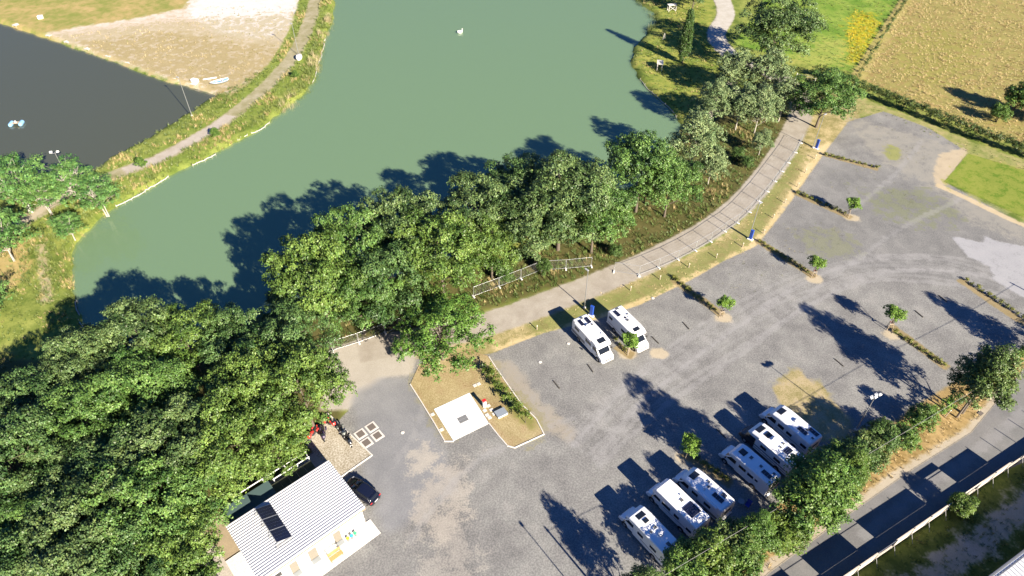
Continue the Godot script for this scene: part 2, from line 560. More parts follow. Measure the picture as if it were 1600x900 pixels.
	# fields
	layer(field_green, 1.0, 0.4, sunlit(110, 150, 52), sunlit(166, 186, 84), [0.5, 0.5, 0.9])
	layer(pts([88.15, -178.56, 93.15, -177.72, 91.95, -170.39, 80.24, -150.49, 75.68, -148.85, 81.20, -162.74]), 3.0, 1.6, sunlit(178, 184, 60), sunlit(226, 196, 40), [0.9, 0.6, 0.2], 0.9)
	layer(pts([72.88, -162.00, 80.89, -162.74, 75.68, -148.85, 66.80, -147.55, 63.79, -152.16]), 4.0, 1.2, sunlit(160, 176, 84), sunlit(204, 196, 110), [0.9, 0.5, 0.2], 0.7)
	layer(field_straw, 0.8, 0.4, sunlit(166, 144, 90), sunlit(222, 196, 138), [1.0, 0.8, 0.6])
	layer(field_straw, 6.0, 2.6, sunlit(150, 150, 84), sunlit(176, 166, 96), [0.7, 0.6, 0.2], 0.8)
	layer(pts([91.78, -162.74, 102.88, -170.39, 112.00, -162.74, 96.42, -142.51, 86.35, -145.63]), 6.0, 1.8, sunlit(150, 150, 78), sunlit(176, 168, 90), [0.7, 0.6, 0.2], 0.7)
	layer(ribbon(pts([111.67, -196.73, 99.45, -177.72, 87.26, -159.10, 76.06, -141.90]), 3.2), 0.8, 0.4, sunlit(206, 186, 128), sunlit(176, 170, 90), [0.5, 0.7, 0.3])
	# verge between the far hedge and the lot
	layer(pts([65.29, -145.00, 73.33, -133.68, 82.48, -123.52, 88.75, -115.26, 95.19, -108.98, 104.31, -100.73, 100.75, -95.04, 92.34, -103.73, 85.78, -111.17, 80.75, -119.54, 74.46, -126.09, 65.55, -123.01, 64.05, -128.20]), 1.2, 0.6, sunlit(146, 156, 86), sunlit(200, 184, 132), [0.5, 0.9, 0.6])
	# dry strip between path and lot
	layer(pts([-15.26, -62.21, -3.62, -67.03, 5.61, -71.55, 14.45, -75.69, 22.71, -79.18, 31.57, -84.74, 37.40, -90.24, 42.51, -95.96, 46.93, -101.92, 53.51, -111.62, 60.19, -125.57, 70.48, -129.54, 70.05, -123.01, 60.00, -111.17, 53.50, -102.12, 46.25, -92.16, 39.27, -82.84, 33.07, -79.18, 26.82, -74.84, 18.42, -69.45, 11.70, -66.41, 4.41, -63.73, -2.58, -60.26, -8.49, -58.81, -13.58, -58.81]), 0.7, 0.5, sunlit(150, 144, 90), sunlit(228, 206, 158), [0.7, 1.0, 0.7])
	layer(ribbon(pts([-1.74, -61.86, 4.45, -64.94, 11.81, -67.66, 19.64, -71.55, 27.68, -76.83, 35.13, -81.60, 40.32, -86.04, 46.60, -94.13, 53.52, -104.35, 61.40, -114.57]), 2.2), 0.7, 0.7, sunlit(222, 198, 142), sunlit(240, 220, 172), [0.4, 0.6, 0.5])
	layer(ribbon(pts([2.68, -65.42, 7.28, -67.91, 12.04, -70.23, 18.98, -73.59]), 2.6), 1.0, 2.6, sunlit(122, 138, 72), sunlit(168, 164, 100), [0.6, 0.8, 0.2], 0.8)
	layer(ribbon(pts([18.98, -73.59, 28.75, -79.77, 37.22, -86.04, 44.86, -96.89, 53.62, -111.17]), 2.6), 1.2, 3.4, sunlit(122, 138, 72), sunlit(160, 156, 96), [0.6, 0.8, 0.2], 0.8)
	# the gravel lot
	layer(lot, 0.5, 0.35, sunlit(128, 127, 124), sunlit(184, 181, 175), [0.95, 0.4, 0.45])
	layer(pts([59.50, -108.98, 77.10, -100.73, 83.79, -88.03, 74.11, -70.23, 65.52, -75.69, 52.11, -78.58, 43.79, -77.12, 42.94, -88.03]), 4.0, 0.8, sunlit(126, 126, 124), sunlit(164, 162, 157), [0.85, 0.5, 0.4], 0.75)
	layer(pts([-25.21, -61.86, -21.25, -64.21, -15.20, -63.97, -12.90, -60.49, -13.46, -57.72, -16.75, -57.18, -19.51, -53.54, -20.87, -52.05, -24.08, -52.05]), 1.0, 0.25, sunlit(190, 182, 166), sunlit(218, 210, 196), [0.5, 0.4, 0.4])
	layer(pts([-20.49, -54.56, -16.78, -57.40, -13.38, -56.97, -8.48, -47.32, -5.84, -41.30, -13.86, -35.89, -18.35, -46.42]), 2.0, 0.2, sunlit(146, 147, 149), sunlit(172, 172, 172), [0.5, 0.4, 0.4], 0.85)
	layer(round_patch(Vector2(-7.82, -40.50), 2.8, 4.8, 0.2), 2.4, 1.7, sunlit(186, 176, 160), sunlit(214, 204, 188), [0.9, 0.5, 0.2], 0.62)
	layer(round_patch(Vector2(-6.83, -34.45), 2.4, 5.0, -0.1), 2.6, 2.1, sunlit(182, 174, 162), sunlit(206, 198, 184), [0.9, 0.5, 0.2], 0.5)
	layer(round_patch(Vector2(-10.98, -45.36), 1.4, 2.2, 0.4), 1.4, 1.8, sunlit(190, 182, 168), sunlit(208, 200, 186), [0.6, 0.5, 0.2], 0.8)
	layer(pts([-2.75, -60.49, -1.25, -56.12, 0.96, -52.05, 3.90, -48.60, 7.71, -47.32, 6.37, -51.07, 3.66, -53.54, 1.68, -57.18, 0.00, -59.92]), 1.6, 1.0, sunlit(196, 182, 156), sunlit(176, 170, 160), [0.6, 0.7, 0.2], 0.8)
	layer(pts([68.58, -124.28, 85.19, -112.97, 77.42, -101.92, 84.16, -88.70, 82.71, -86.04, 74.71, -93.23, 73.70, -100.73, 67.47, -111.17]), 3.0, 1.3, sunlit(168, 166, 156), sunlit(180, 174, 160), [0.6, 0.7, 0.2], 0.8)
	layer(pts([80.12, -111.17, 86.02, -113.42, 85.78, -111.17, 77.65, -101.92, 75.06, -100.73, 76.06, -104.76]), 1.0, 0.7, sunlit(204, 186, 154), sunlit(222, 204, 172), [0.5, 0.6, 0.2], 0.9)
	layer(ribbon(pts([75.24, -101.13, 77.99, -97.84, 80.94, -93.77, 84.53, -89.38, 89.73, -83.95]), 1.3), 0.5, 0.5, sunlit(212, 192, 152), sunlit(228, 210, 176), [0.5, 0.6, 0.2])
	layer(round_patch(Vector2(71.38, -111.62), 1.3, 2.8, 0.3), 1.0, 1.3, sunlit(150, 158, 88), sunlit(176, 176, 110), [0.8, 0.6, 0.1], 0.9)
	layer(round_patch(Vector2(66.95, -95.41), 6.0, 4.2, 0.2), 3.0, 3.2, sunlit(128, 136, 100), sunlit(146, 148, 120), [0.9, 0.6, 0.1], 0.7)
	layer(round_patch(Vector2(49.98, -85.55), 4.0, 3.0, 0.2), 2.0, 3.2, sunlit(140, 146, 112), sunlit(150, 150, 124), [0.9, 0.6, 0.1], 0.7)
	# compacted wheel ways, lighter with dust
	var way := pts([7.64, -46.42, 16.54, -55.60, 28.49, -64.94, 40.78, -73.45, 52.21, -78.88, 62.45, -79.77, 70.50, -77.99, 75.66, -74.84])
	var shift := [-2.6, -2.1, -1.2, -0.6, -0.2, 0.3, 0.9, 1.3, 1.9, 2.4, 3.1, 3.8]
	for k in shift.size():
		var line := PackedVector2Array()
		for i in way.size():
			var d := (way[mini(i + 1, way.size() - 1)] - way[maxi(i - 1, 0)]).normalized()
			line.append(way[i] + Vector2(-d.y, d.x) * (shift[k] + 0.5 * sin(i * 1.7 + k)))
		layer(ribbon(line, 0.3 + 0.25 * (k % 3)), 0.5, 1.1, sunlit(172, 170, 168), sunlit(188, 186, 182), [0.6, 0.6, 0.3], 0.3 + 0.06 * (k % 4))
	for a in [pts([-11.01, -35.17, -5.93, -42.96, 0.00, -47.32, 7.96, -51.07]), pts([-13.54, -44.66, -11.24, -52.05, -13.29, -56.12]), pts([42.09, -71.55, 62.84, -88.03, 77.54, -96.89]), pts([57.39, -93.23, 69.67, -104.76, 79.09, -115.73])]:
		layer(ribbon(a, 0.8), 0.9, 1.0, sunlit(172, 171, 170), sunlit(186, 184, 180), [0.5, 0.5, 0.3], 0.45)
	layer(pts([33.66, -55.91, 35.97, -57.61, 37.95, -59.14, 38.70, -57.18, 40.27, -56.12, 40.64, -53.54, 42.19, -51.07, 40.07, -47.32, 36.98, -47.32, 35.02, -51.07, 33.73, -53.54]), 1.2, 0.9, sunlit(222, 200, 160), sunlit(160, 150, 100), [0.8, 1.1, 0.3])
	for q in [Vector2(19.92, -61.40), Vector2(30.11, -68.16), Vector2(45.66, -76.26), Vector2(56.75, -91.46), Vector2(15.59, -61.40), Vector2(20.56, -45.18), Vector2(52.71, -64.94)]:
		layer(round_patch(q, 1.3, 1.0), 0.8, 0.6, sunlit(206, 190, 158), sunlit(224, 208, 178), [0.5, 0.5, 0.2], 0.9)
	for a in [pts([24.18, -76.26, 30.04, -68.67]), pts([39.20, -85.71, 45.84, -76.83]), pts([49.31, -98.79, 56.75, -91.46]), pts([58.43, -111.17, 66.91, -106.00]), pts([53.22, -66.65, 57.71, -58.81]), pts([67.52, -76.26, 72.37, -67.03]), pts([20.24, -45.88, 24.88, -41.63]), pts([14.19, -62.79, 16.23, -60.94])]:
		layer(ribbon(a, 1.3), 0.5, 0.5, sunlit(196, 174, 130), sunlit(150, 132, 90), [0.5, 0.7, 0.2], 0.9)
	layer(pts([-32.87, -30.67, -34.15, -34.45, -32.71, -38.14, -30.19, -39.70, -25.06, -31.01, -24.07, -27.17, -31.67, -27.17]), 1.2, 0.6, sunlit(176, 160, 134), sunlit(206, 186, 154), [0.5, 0.7, 0.3])
	layer(island, 0.3, 0.2, sunlit(164, 142, 98), sunlit(236, 214, 172), [0.9, 0.8, 0.4])
	layer(island, 1.2, 3.6, sunlit(132, 130, 74), sunlit(160, 148, 92), [0.8, 0.6, 0.2], 0.3)
	layer(pts([-3.39, -58.81, 0.00, -54.87, 2.76, -50.11, 1.95, -48.98, -0.80, -52.05, -2.91, -56.12]), 1.0, 1.2, sunlit(124, 132, 66), sunlit(170, 160, 96), [0.6, 0.8, 0.2], 0.9)
	layer(pebbles, 0.15, 0.1, sunlit(170, 158, 134), sunlit(240, 232, 214), [1.4, 0.5, 0.2])
	# path, lawn, asphalt
	layer(ribbon(path_line, 4.6), 0.5, 0.35, sunlit(176, 166, 150), sunlit(206, 198, 184), [0.4, 0.7, 0.4])
	layer(ribbon(pts([61.02, -136.54, 57.31, -144.69, 52.76, -149.50, 50.04, -156.97, 50.12, -165.74, 55.19, -177.72, 56.69, -192.88, 56.60, -206.87]), 4.2), 0.6, 0.3, sunlit(204, 196, 178), sunlit(230, 224, 212), [0.5, 0.7, 0.3])
	layer(lawn, 0.4, 0.15, sunlit(106, 138, 44), sunlit(150, 166, 66), [0.5, 0.5, 0.8])
	layer(lawn, 2.0, 3.0, sunlit(150, 160, 70), sunlit(176, 174, 92), [0.9, 0.6, 0.2], 0.6)
	layer(apron, 0.6, 0.8, sunlit(176, 176, 178), sunlit(198, 197, 196), [0.5, 0.4, 0.3])
	# hedge foot, verge and road
	layer(pts([69.74, -62.21, 56.47, -56.12, 43.50, -48.23, 35.70, -43.38, 26.67, -37.23, 15.62, -29.69, 17.74, -27.17, 26.58, -31.01, 35.33, -36.49, 45.86, -42.79, 55.60, -48.05, 63.69, -54.87, 72.25, -60.49]), 0.8, 0.4, sunlit(150, 128, 80), sunlit(222, 190, 134), [0.5, 0.9, 0.4])
	layer(ribbon(pts([20.17, -26.69, 26.15, -31.14, 35.15, -36.78, 45.71, -43.12, 55.52, -48.51, 63.06, -55.08]), 1.9), 0.6, 0.6, sunlit(196, 182, 156), sunlit(216, 204, 182), [0.5, 0.6, 0.3])
	layer(road, 0.25, 0.15, sunlit(130, 129, 127), sunlit(158, 156, 153), [0.5, 0.5, 0.5])
	layer(ribbon(pts([37.28, -35.53, 45.79, -40.90, 56.02, -46.87, 64.21, -52.05]), 1.2), 1.0, 0.8, sunlit(158, 157, 156), sunlit(172, 170, 168), [0.4, 0.4, 0.4], 0.6)
	layer(pts([34.56, -30.81, 47.55, -38.37, 53.95, -41.96, 60.10, -44.49, 91.34, -56.12, 84.08, -46.42, 57.01, -27.17, 28.51, -27.17]), 0.5, 0.3, sunlit(72, 92, 40), sunlit(128, 138, 70), [0.5, 0.9, 0.5])
	layer(ribbon(pts([39.04, -29.69, 45.79, -33.04, 51.27, -35.89, 56.36, -38.92, 61.52, -41.71]), 2.6), 1.4, 1.3, sunlit(190, 180, 158), sunlit(206, 198, 180), [0.5, 0.6, 0.2], 0.9)
	layer(round_patch(Vector2(49.68, -34.09), 1.6, 1.0), 1.2, 1.2, sunlit(190, 180, 158), sunlit(206, 198, 180), [0.5, 0.6, 0.2], 0.9)
	var near_tex := paint_map(near_box[0], near_box[1], near_box[2], near_box[3], 2048)
	var far_tex := paint_map(far_box[0], far_box[1], far_box[2], far_box[3], 2048)
	var near_mat := ground_material("near ground", near_tex)
	var far_mat := ground_material("far ground", far_tex)

	# terrain with both pond beds
	var gx := 280
	var gz := 190
	var step := 1.0
	var verts := PackedVector3Array()
	var uvs := PackedVector2Array()
	var idx := PackedInt32Array()
	var bumps := FastNoiseLite.new()
	bumps.frequency = 0.08
	for j in gz + 1:
		for i in gx + 1:
			var p := Vector2(-140.0 + i * step, -195.0 + j * step)
			var d := maxf(edge_distance(p, pond), edge_distance(p, dark_pond)) + bumps.get_noise_2d(p.x * 5.0, p.y * 5.0) * 0.4 + bumps.get_noise_2d(p.x * 1.6 + 40.0, p.y * 1.6) * 0.7
			var y := clampf(WATER_LEVEL - d * 0.8, -2.6, 0.0)
			verts.append(Vector3(p.x, y, p.y))
			uvs.append(Vector2((p.x - far_box[0]) / far_box[2], (p.y - far_box[1]) / far_box[3]))
	for j in gz:
		for i in gx:
			var a := j * (gx + 1) + i
			idx.append_array([a, a + 1, a + gx + 2, a, a + gx + 2, a + gx + 1])
	# beyond the frame the land goes on
	var o0 := verts.size()
	for q in [Vector2(-900, -900), Vector2(900, -900), Vector2(900, 500), Vector2(-900, 500), Vector2(-140, -195), Vector2(140, -195), Vector2(140, -5), Vector2(-140, -5)]:
		verts.append(Vector3(q.x, 0, q.y))
		uvs.append(Vector2(0.97, 0.05))
	for q in [[0, 1, 5], [0, 5, 4], [1, 2, 6], [1, 6, 5], [2, 3, 7], [2, 7, 6], [3, 0, 4], [3, 4, 7]]:
		for e in q: idx.append(o0 + e)
	var st := SurfaceTool.new()
	st.begin(Mesh.PRIMITIVE_TRIANGLES)
	for i in verts.size():
		st.set_uv(uvs[i])
		st.set_smooth_group(0)
		st.add_vertex(verts[i])
	for i in idx: st.add_index(i)
	st.generate_normals()
	structure("ground", st.commit(), far_mat, "grassy ground around the two ponds")

	structure("gravel_lot", sheet(lot, 0.012, near_box), near_mat, "grey gravel parking lot for campers")
	structure("path", sheet(ribbon(path_line, 4.3), 0.024, far_box), far_mat, "pale concrete footpath curving along the pond")
	structure("dirt_track", sheet(ribbon(dike_line, 2.6), 0.008, far_box), far_mat, "dirt track on the dike between the ponds")
	structure("lawn", sheet(lawn, 0.03, far_box), far_mat, "bright green mown lawn corner beside the gravel")
	structure("asphalt_apron", sheet(apron, 0.02, far_box), far_mat, "pale asphalt strip at the right edge of the lot")
	structure("road", sheet(road, 0.02, near_box), near_mat, "grey asphalt road below the roadside hedge")
	structure("meadow", sheet(field_green, 0.01, far_box), far_mat, "green meadow with yellow flowers")
	structure("straw_field", sheet(field_straw, 0.01, far_box), far_mat, "dry straw coloured hay field")
	structure("island_bed", sheet(island, 0.06, near_box, 0.1), near_mat, "dry grass bed around the service slab")
	structure("pebble_pad", sheet(pebbles, 0.07, near_box, 0.1), near_mat, "pale pebble pad beside the parked car")

	# water: murky layers that take the light at different depths
	water("pond_water", pond, lin(0.19, 0.30, 0.17), "milky green water of the large fishing pond")
	water("dark_pond_water", dark_pond, lin(0.10, 0.113, 0.08), "dark grey water of the smaller pond")

func water(called: String, outline: PackedVector2Array, color: Color, label: String) -> void:
	var grown: PackedVector2Array = Geometry2D.offset_polygon(outline, 1.2)[0]
	var s := Shape.new()
	s.plate(grown, WATER_LEVEL)
	var m := mat(called + " surface", Color(color, 0.45), 0.07)
	m.transparency = BaseMaterial3D.TRANSPARENCY_ALPHA
	m.metallic_specular = 0.42
	m.normal_enabled = true
	var rip := NoiseTexture2D.new()
	var n := FastNoiseLite.new()
	n.frequency = 0.05
	n.fractal_octaves = 3
	rip.noise = n
	rip.seamless = true
	rip.as_normal_map = true
	rip.bump_strength = 1.0
	rip.width = 256
	rip.height = 256
	m.normal_texture = rip
	m.normal_scale = 0.2
	m.uv1_triplanar = true
	m.uv1_world_triplanar = true
	m.uv1_scale = Vector3.ONE / 6.0
	var top := structure(called, s.mesh(), m, label)
	var deep := mat(called + " murk", Color(color, 0.6), 0.9)
	deep.transparency = BaseMaterial3D.TRANSPARENCY_ALPHA
	deep.metallic_specular = 0.0
	for d in [0.2, 0.4]:
		var q := Shape.new()
		q.plate(grown, WATER_LEVEL - d)
		part("murky_layer", q.mesh(), deep, top)
	var q := Shape.new()
	q.plate(grown, WATER_LEVEL - 0.62)
	var c := color.srgb_to_linear()
	var silt := mottled(called + " silt", Color(c.r * 0.86, c.g * 0.96, c.b * 1.0).linear_to_srgb(), Color(c.r * 1.2, c.g * 1.06, c.b * 0.86).linear_to_srgb(), 90.0, 0.9, 0.02)
	silt.metallic_specular = 0.0
	part("murky_layer", q.mesh(), silt, top)

# ================================================================== trees and plants
# leaf sprays spread through clumps: every leaf is a folded four-cornered blade
func leaves(rng: RandomNumberGenerator, clumps: Array) -> ArrayMesh:
	var v := PackedVector3Array()
	var n := PackedVector3Array()
	var c := PackedColorArray()
	var idx := PackedInt32Array()
	for k in clumps:
		var at: Vector3 = k.at
		var r: Vector3 = k.r
		var col: Color = k.color
		var size: float = k.size
		var up: float = k.get("up", 0.45)
		var tufts := []
		var each: float = k.get("tuft", 13.0)
		for i in maxi(3, int(k.count / each)):
			var e := Vector3(rng.randfn(), rng.randfn(), rng.randfn()).normalized()
			if e.y < -0.3: e.y = -e.y
			tufts.append([e * (0.5 + 0.6 * pow(rng.randf(), 0.6)), rng.randf_range(0.8, 1.2)])
		for i in int(k.count):
			var tf: Array = tufts[i % tufts.size()]
			var off := Vector3(rng.randfn(), rng.randfn() * 0.8, rng.randfn()) * size * 0.62
			var p: Vector3 = at + tf[0] * r + off
			var d: Vector3 = (off.normalized() * 0.7 + tf[0].normalized()).normalized()
			col = Color(k.color.r * tf[1], k.color.g * tf[1], k.color.b * tf[1])
			var nn := (d * 0.55 + Vector3.UP * up + Vector3(rng.randf_range(-1, 1), rng.randf_range(-1, 1), rng.randf_range(-1, 1)) * 0.5).normalized()
			var t := nn.cross(Vector3(rng.randf_range(-1, 1), rng.randf_range(-1, 1), rng.randf_range(-1, 1))).normalized()
			var b := nn.cross(t)
			var s := size * rng.randf_range(0.6, 1.3)
			var a := v.size()
			v.append(p - t * s * 0.5)
			v.append(p + b * s * 0.31 + nn * s * 0.1)
			v.append(p + t * s * 0.5 - nn * s * 0.08)
			v.append(p - b * s * 0.31 + nn * s * 0.1)
			var f := rng.randf_range(0.72, 1.28)
			var y := rng.randf_range(-0.06, 0.10)
			var tint := Color(col.r * f * (1.0 + y * 1.6), col.g * f, col.b * f * (1.0 - y))
			for q in 4:
				n.append(nn)
				c.append(tint)
			idx.append(a); idx.append(a + 1); idx.append(a + 2)
			idx.append(a); idx.append(a + 2); idx.append(a + 3)
			# keep the winding in step with the normal
			if (v[a] - v[a + 2]).cross(v[a] - v[a + 1]).dot(nn) < 0.0:
				var w := idx.size()
				idx[w - 5] = a + 2; idx[w - 4] = a + 1
				idx[w - 2] = a + 3; idx[w - 1] = a + 2
	var arr := []
	arr.resize(Mesh.ARRAY_MAX)
	arr[Mesh.ARRAY_VERTEX] = v
	arr[Mesh.ARRAY_NORMAL] = n
	arr[Mesh.ARRAY_COLOR] = c
	arr[Mesh.ARRAY_INDEX] = idx
	var m := ArrayMesh.new()
	m.add_surface_from_arrays(Mesh.PRIMITIVE_TRIANGLES, arr)
	return m

# clumps over the shell of an uneven crown
func crown_clumps(rng: RandomNumberGenerator, o: Dictionary) -> Array:
	var lumps := FastNoiseLite.new()
	lumps.seed = rng.randi() % 10000
	lumps.frequency = o.get("lump_freq", 1.1)
	var out := []
	var tries := 0
	while out.size() < o.clumps and tries < o.clumps * 40:
		tries += 1
		var d := Vector3(rng.randfn(), rng.randfn(), rng.randfn()).normalized()
		if d.y < -0.55: continue
		var lump: float = clampf(1.0 + lumps.get_noise_3dv(d) * o.get("lump", 0.45), 0.62, 1.22)
		var depth: float = 1.0 - o.get("depth", 0.5) * pow(rng.randf(), 1.6)
		var e: Vector3 = d * lump * depth
		var taper: float = o.get("taper", 0.0)
		if taper > 0.0 and e.y > 0.0:
			e.x *= 1.0 - taper * e.y
			e.z *= 1.0 - taper * e.y
		var at: Vector3 = o.centre + e * o.radius
		var near := false
		for q in out:
			if (q.at - at).length() < o.get("gap", 0.9) * o.clump_size: near = true; break
		if near: continue
		var s: float = o.clump_size * rng.randf_range(0.65, 1.3)
		var h := rng.randf()
		var col: Color = o.dark.lerp(o.light, h)
		out.append({"at": at, "r": Vector3(s, s * o.get("flat", 0.7), s), "count": o.leaves * s * s / (o.clump_size * o.clump_size), "size": o.leaf, "color": col, "up": o.get("up", 0.45)})
	return out

func limbs(rng: RandomNumberGenerator, height: float, top: float, girth: float, clumps: Array, share := 0.4, stems := 1) -> ArrayMesh:
	var s := Shape.new()
	for k in stems:
		var lean := Vector3(rng.randf_range(-1, 1), 0, rng.randf_range(-1, 1)) * (0.35 if stems == 1 else height * 0.16)
		var foot := Vector3.ZERO if stems == 1 else lean.normalized() * girth * 1.6
		var trunk := []
		for i in 6:
			var t := i / 5.0
			trunk.append(foot + Vector3(lean.x * t * t, t * top - 0.15, lean.z * t * t) + Vector3(rng.randf_range(-1, 1), 0, rng.randf_range(-1, 1)) * girth * 0.5 * t)
		var rr := []
		for i in 6: rr.append(girth * (1.25 - 1.1 * i / 5.0) if i == 0 else girth * (1.0 - 0.85 * i / 5.0))
		s.tube(trunk, rr, 7)
		for q in clumps:
			if rng.randf() > share / stems: continue
			var t: float = clampf(q.at.y / top * rng.randf_range(0.45, 0.85), 0.2, 0.98)
			var f := t * 5.0
			var i := mini(int(f), 4)
			var a: Vector3 = trunk[i].lerp(trunk[i + 1], f - i)
			var b: Vector3 = q.at
			var mid := a.lerp(b, 0.5) + Vector3(rng.randf_range(-1, 1), rng.randf_range(-0.2, 0.8), rng.randf_range(-1, 1)) * 0.4
			var w := girth * 0.42 * (1.1 - t)
			s.tube([a, mid, b], [maxf(w, 0.035), maxf(w * 0.6, 0.025), 0.012], 5, false)
	return s.mesh()

func leaf_material(called: String, tint: Color, glow := 0.2) -> StandardMaterial3D:
	if mats.has(called): return mats[called]
	var m := mat(called, tint, 0.48)
	m.vertex_color_use_as_albedo = true
	m.metallic_specular = 0.4
	m.backlight_enabled = true
	m.backlight = Color(0.75 * glow, 0.9 * glow, 0.35 * glow)
	return m

# a tree kind: trunk and crown meshes, ready to be set out
func tree_kind(seed_: int, o: Dictionary) -> Dictionary:
	var rng := RandomNumberGenerator.new()
	rng.seed = seed_
	var clumps := crown_clumps(rng, o)
	return {"trunk": limbs(rng, o.height, o.centre.y + o.radius.y * 0.45, o.girth, clumps, o.get("limb_share", 0.35), o.get("stems", 1)), "crown": leaves(rng, clumps)}

func plant(kind: Dictionary, called: String, label: String, category: String, at: Vector2, leaf: Material, bark: Material, group := "", turn := 0.0, scale := 1.0, squash := 1.0) -> Node3D:
	var t := thing(called, label, category, Vector3(at.x, 0, at.y), turn, group)
	part("trunk", kind.trunk, bark, t)
	part("crown", kind.crown, leaf, t)
	t.scale = Vector3(scale, scale * squash, scale)
	return t

const ORD := ["first", "second", "third", "fourth", "fifth", "sixth", "seventh", "eighth", "ninth", "tenth", "eleventh", "twelfth", "thirteenth", "fourteenth", "fifteenth", "sixteenth", "seventeenth"]

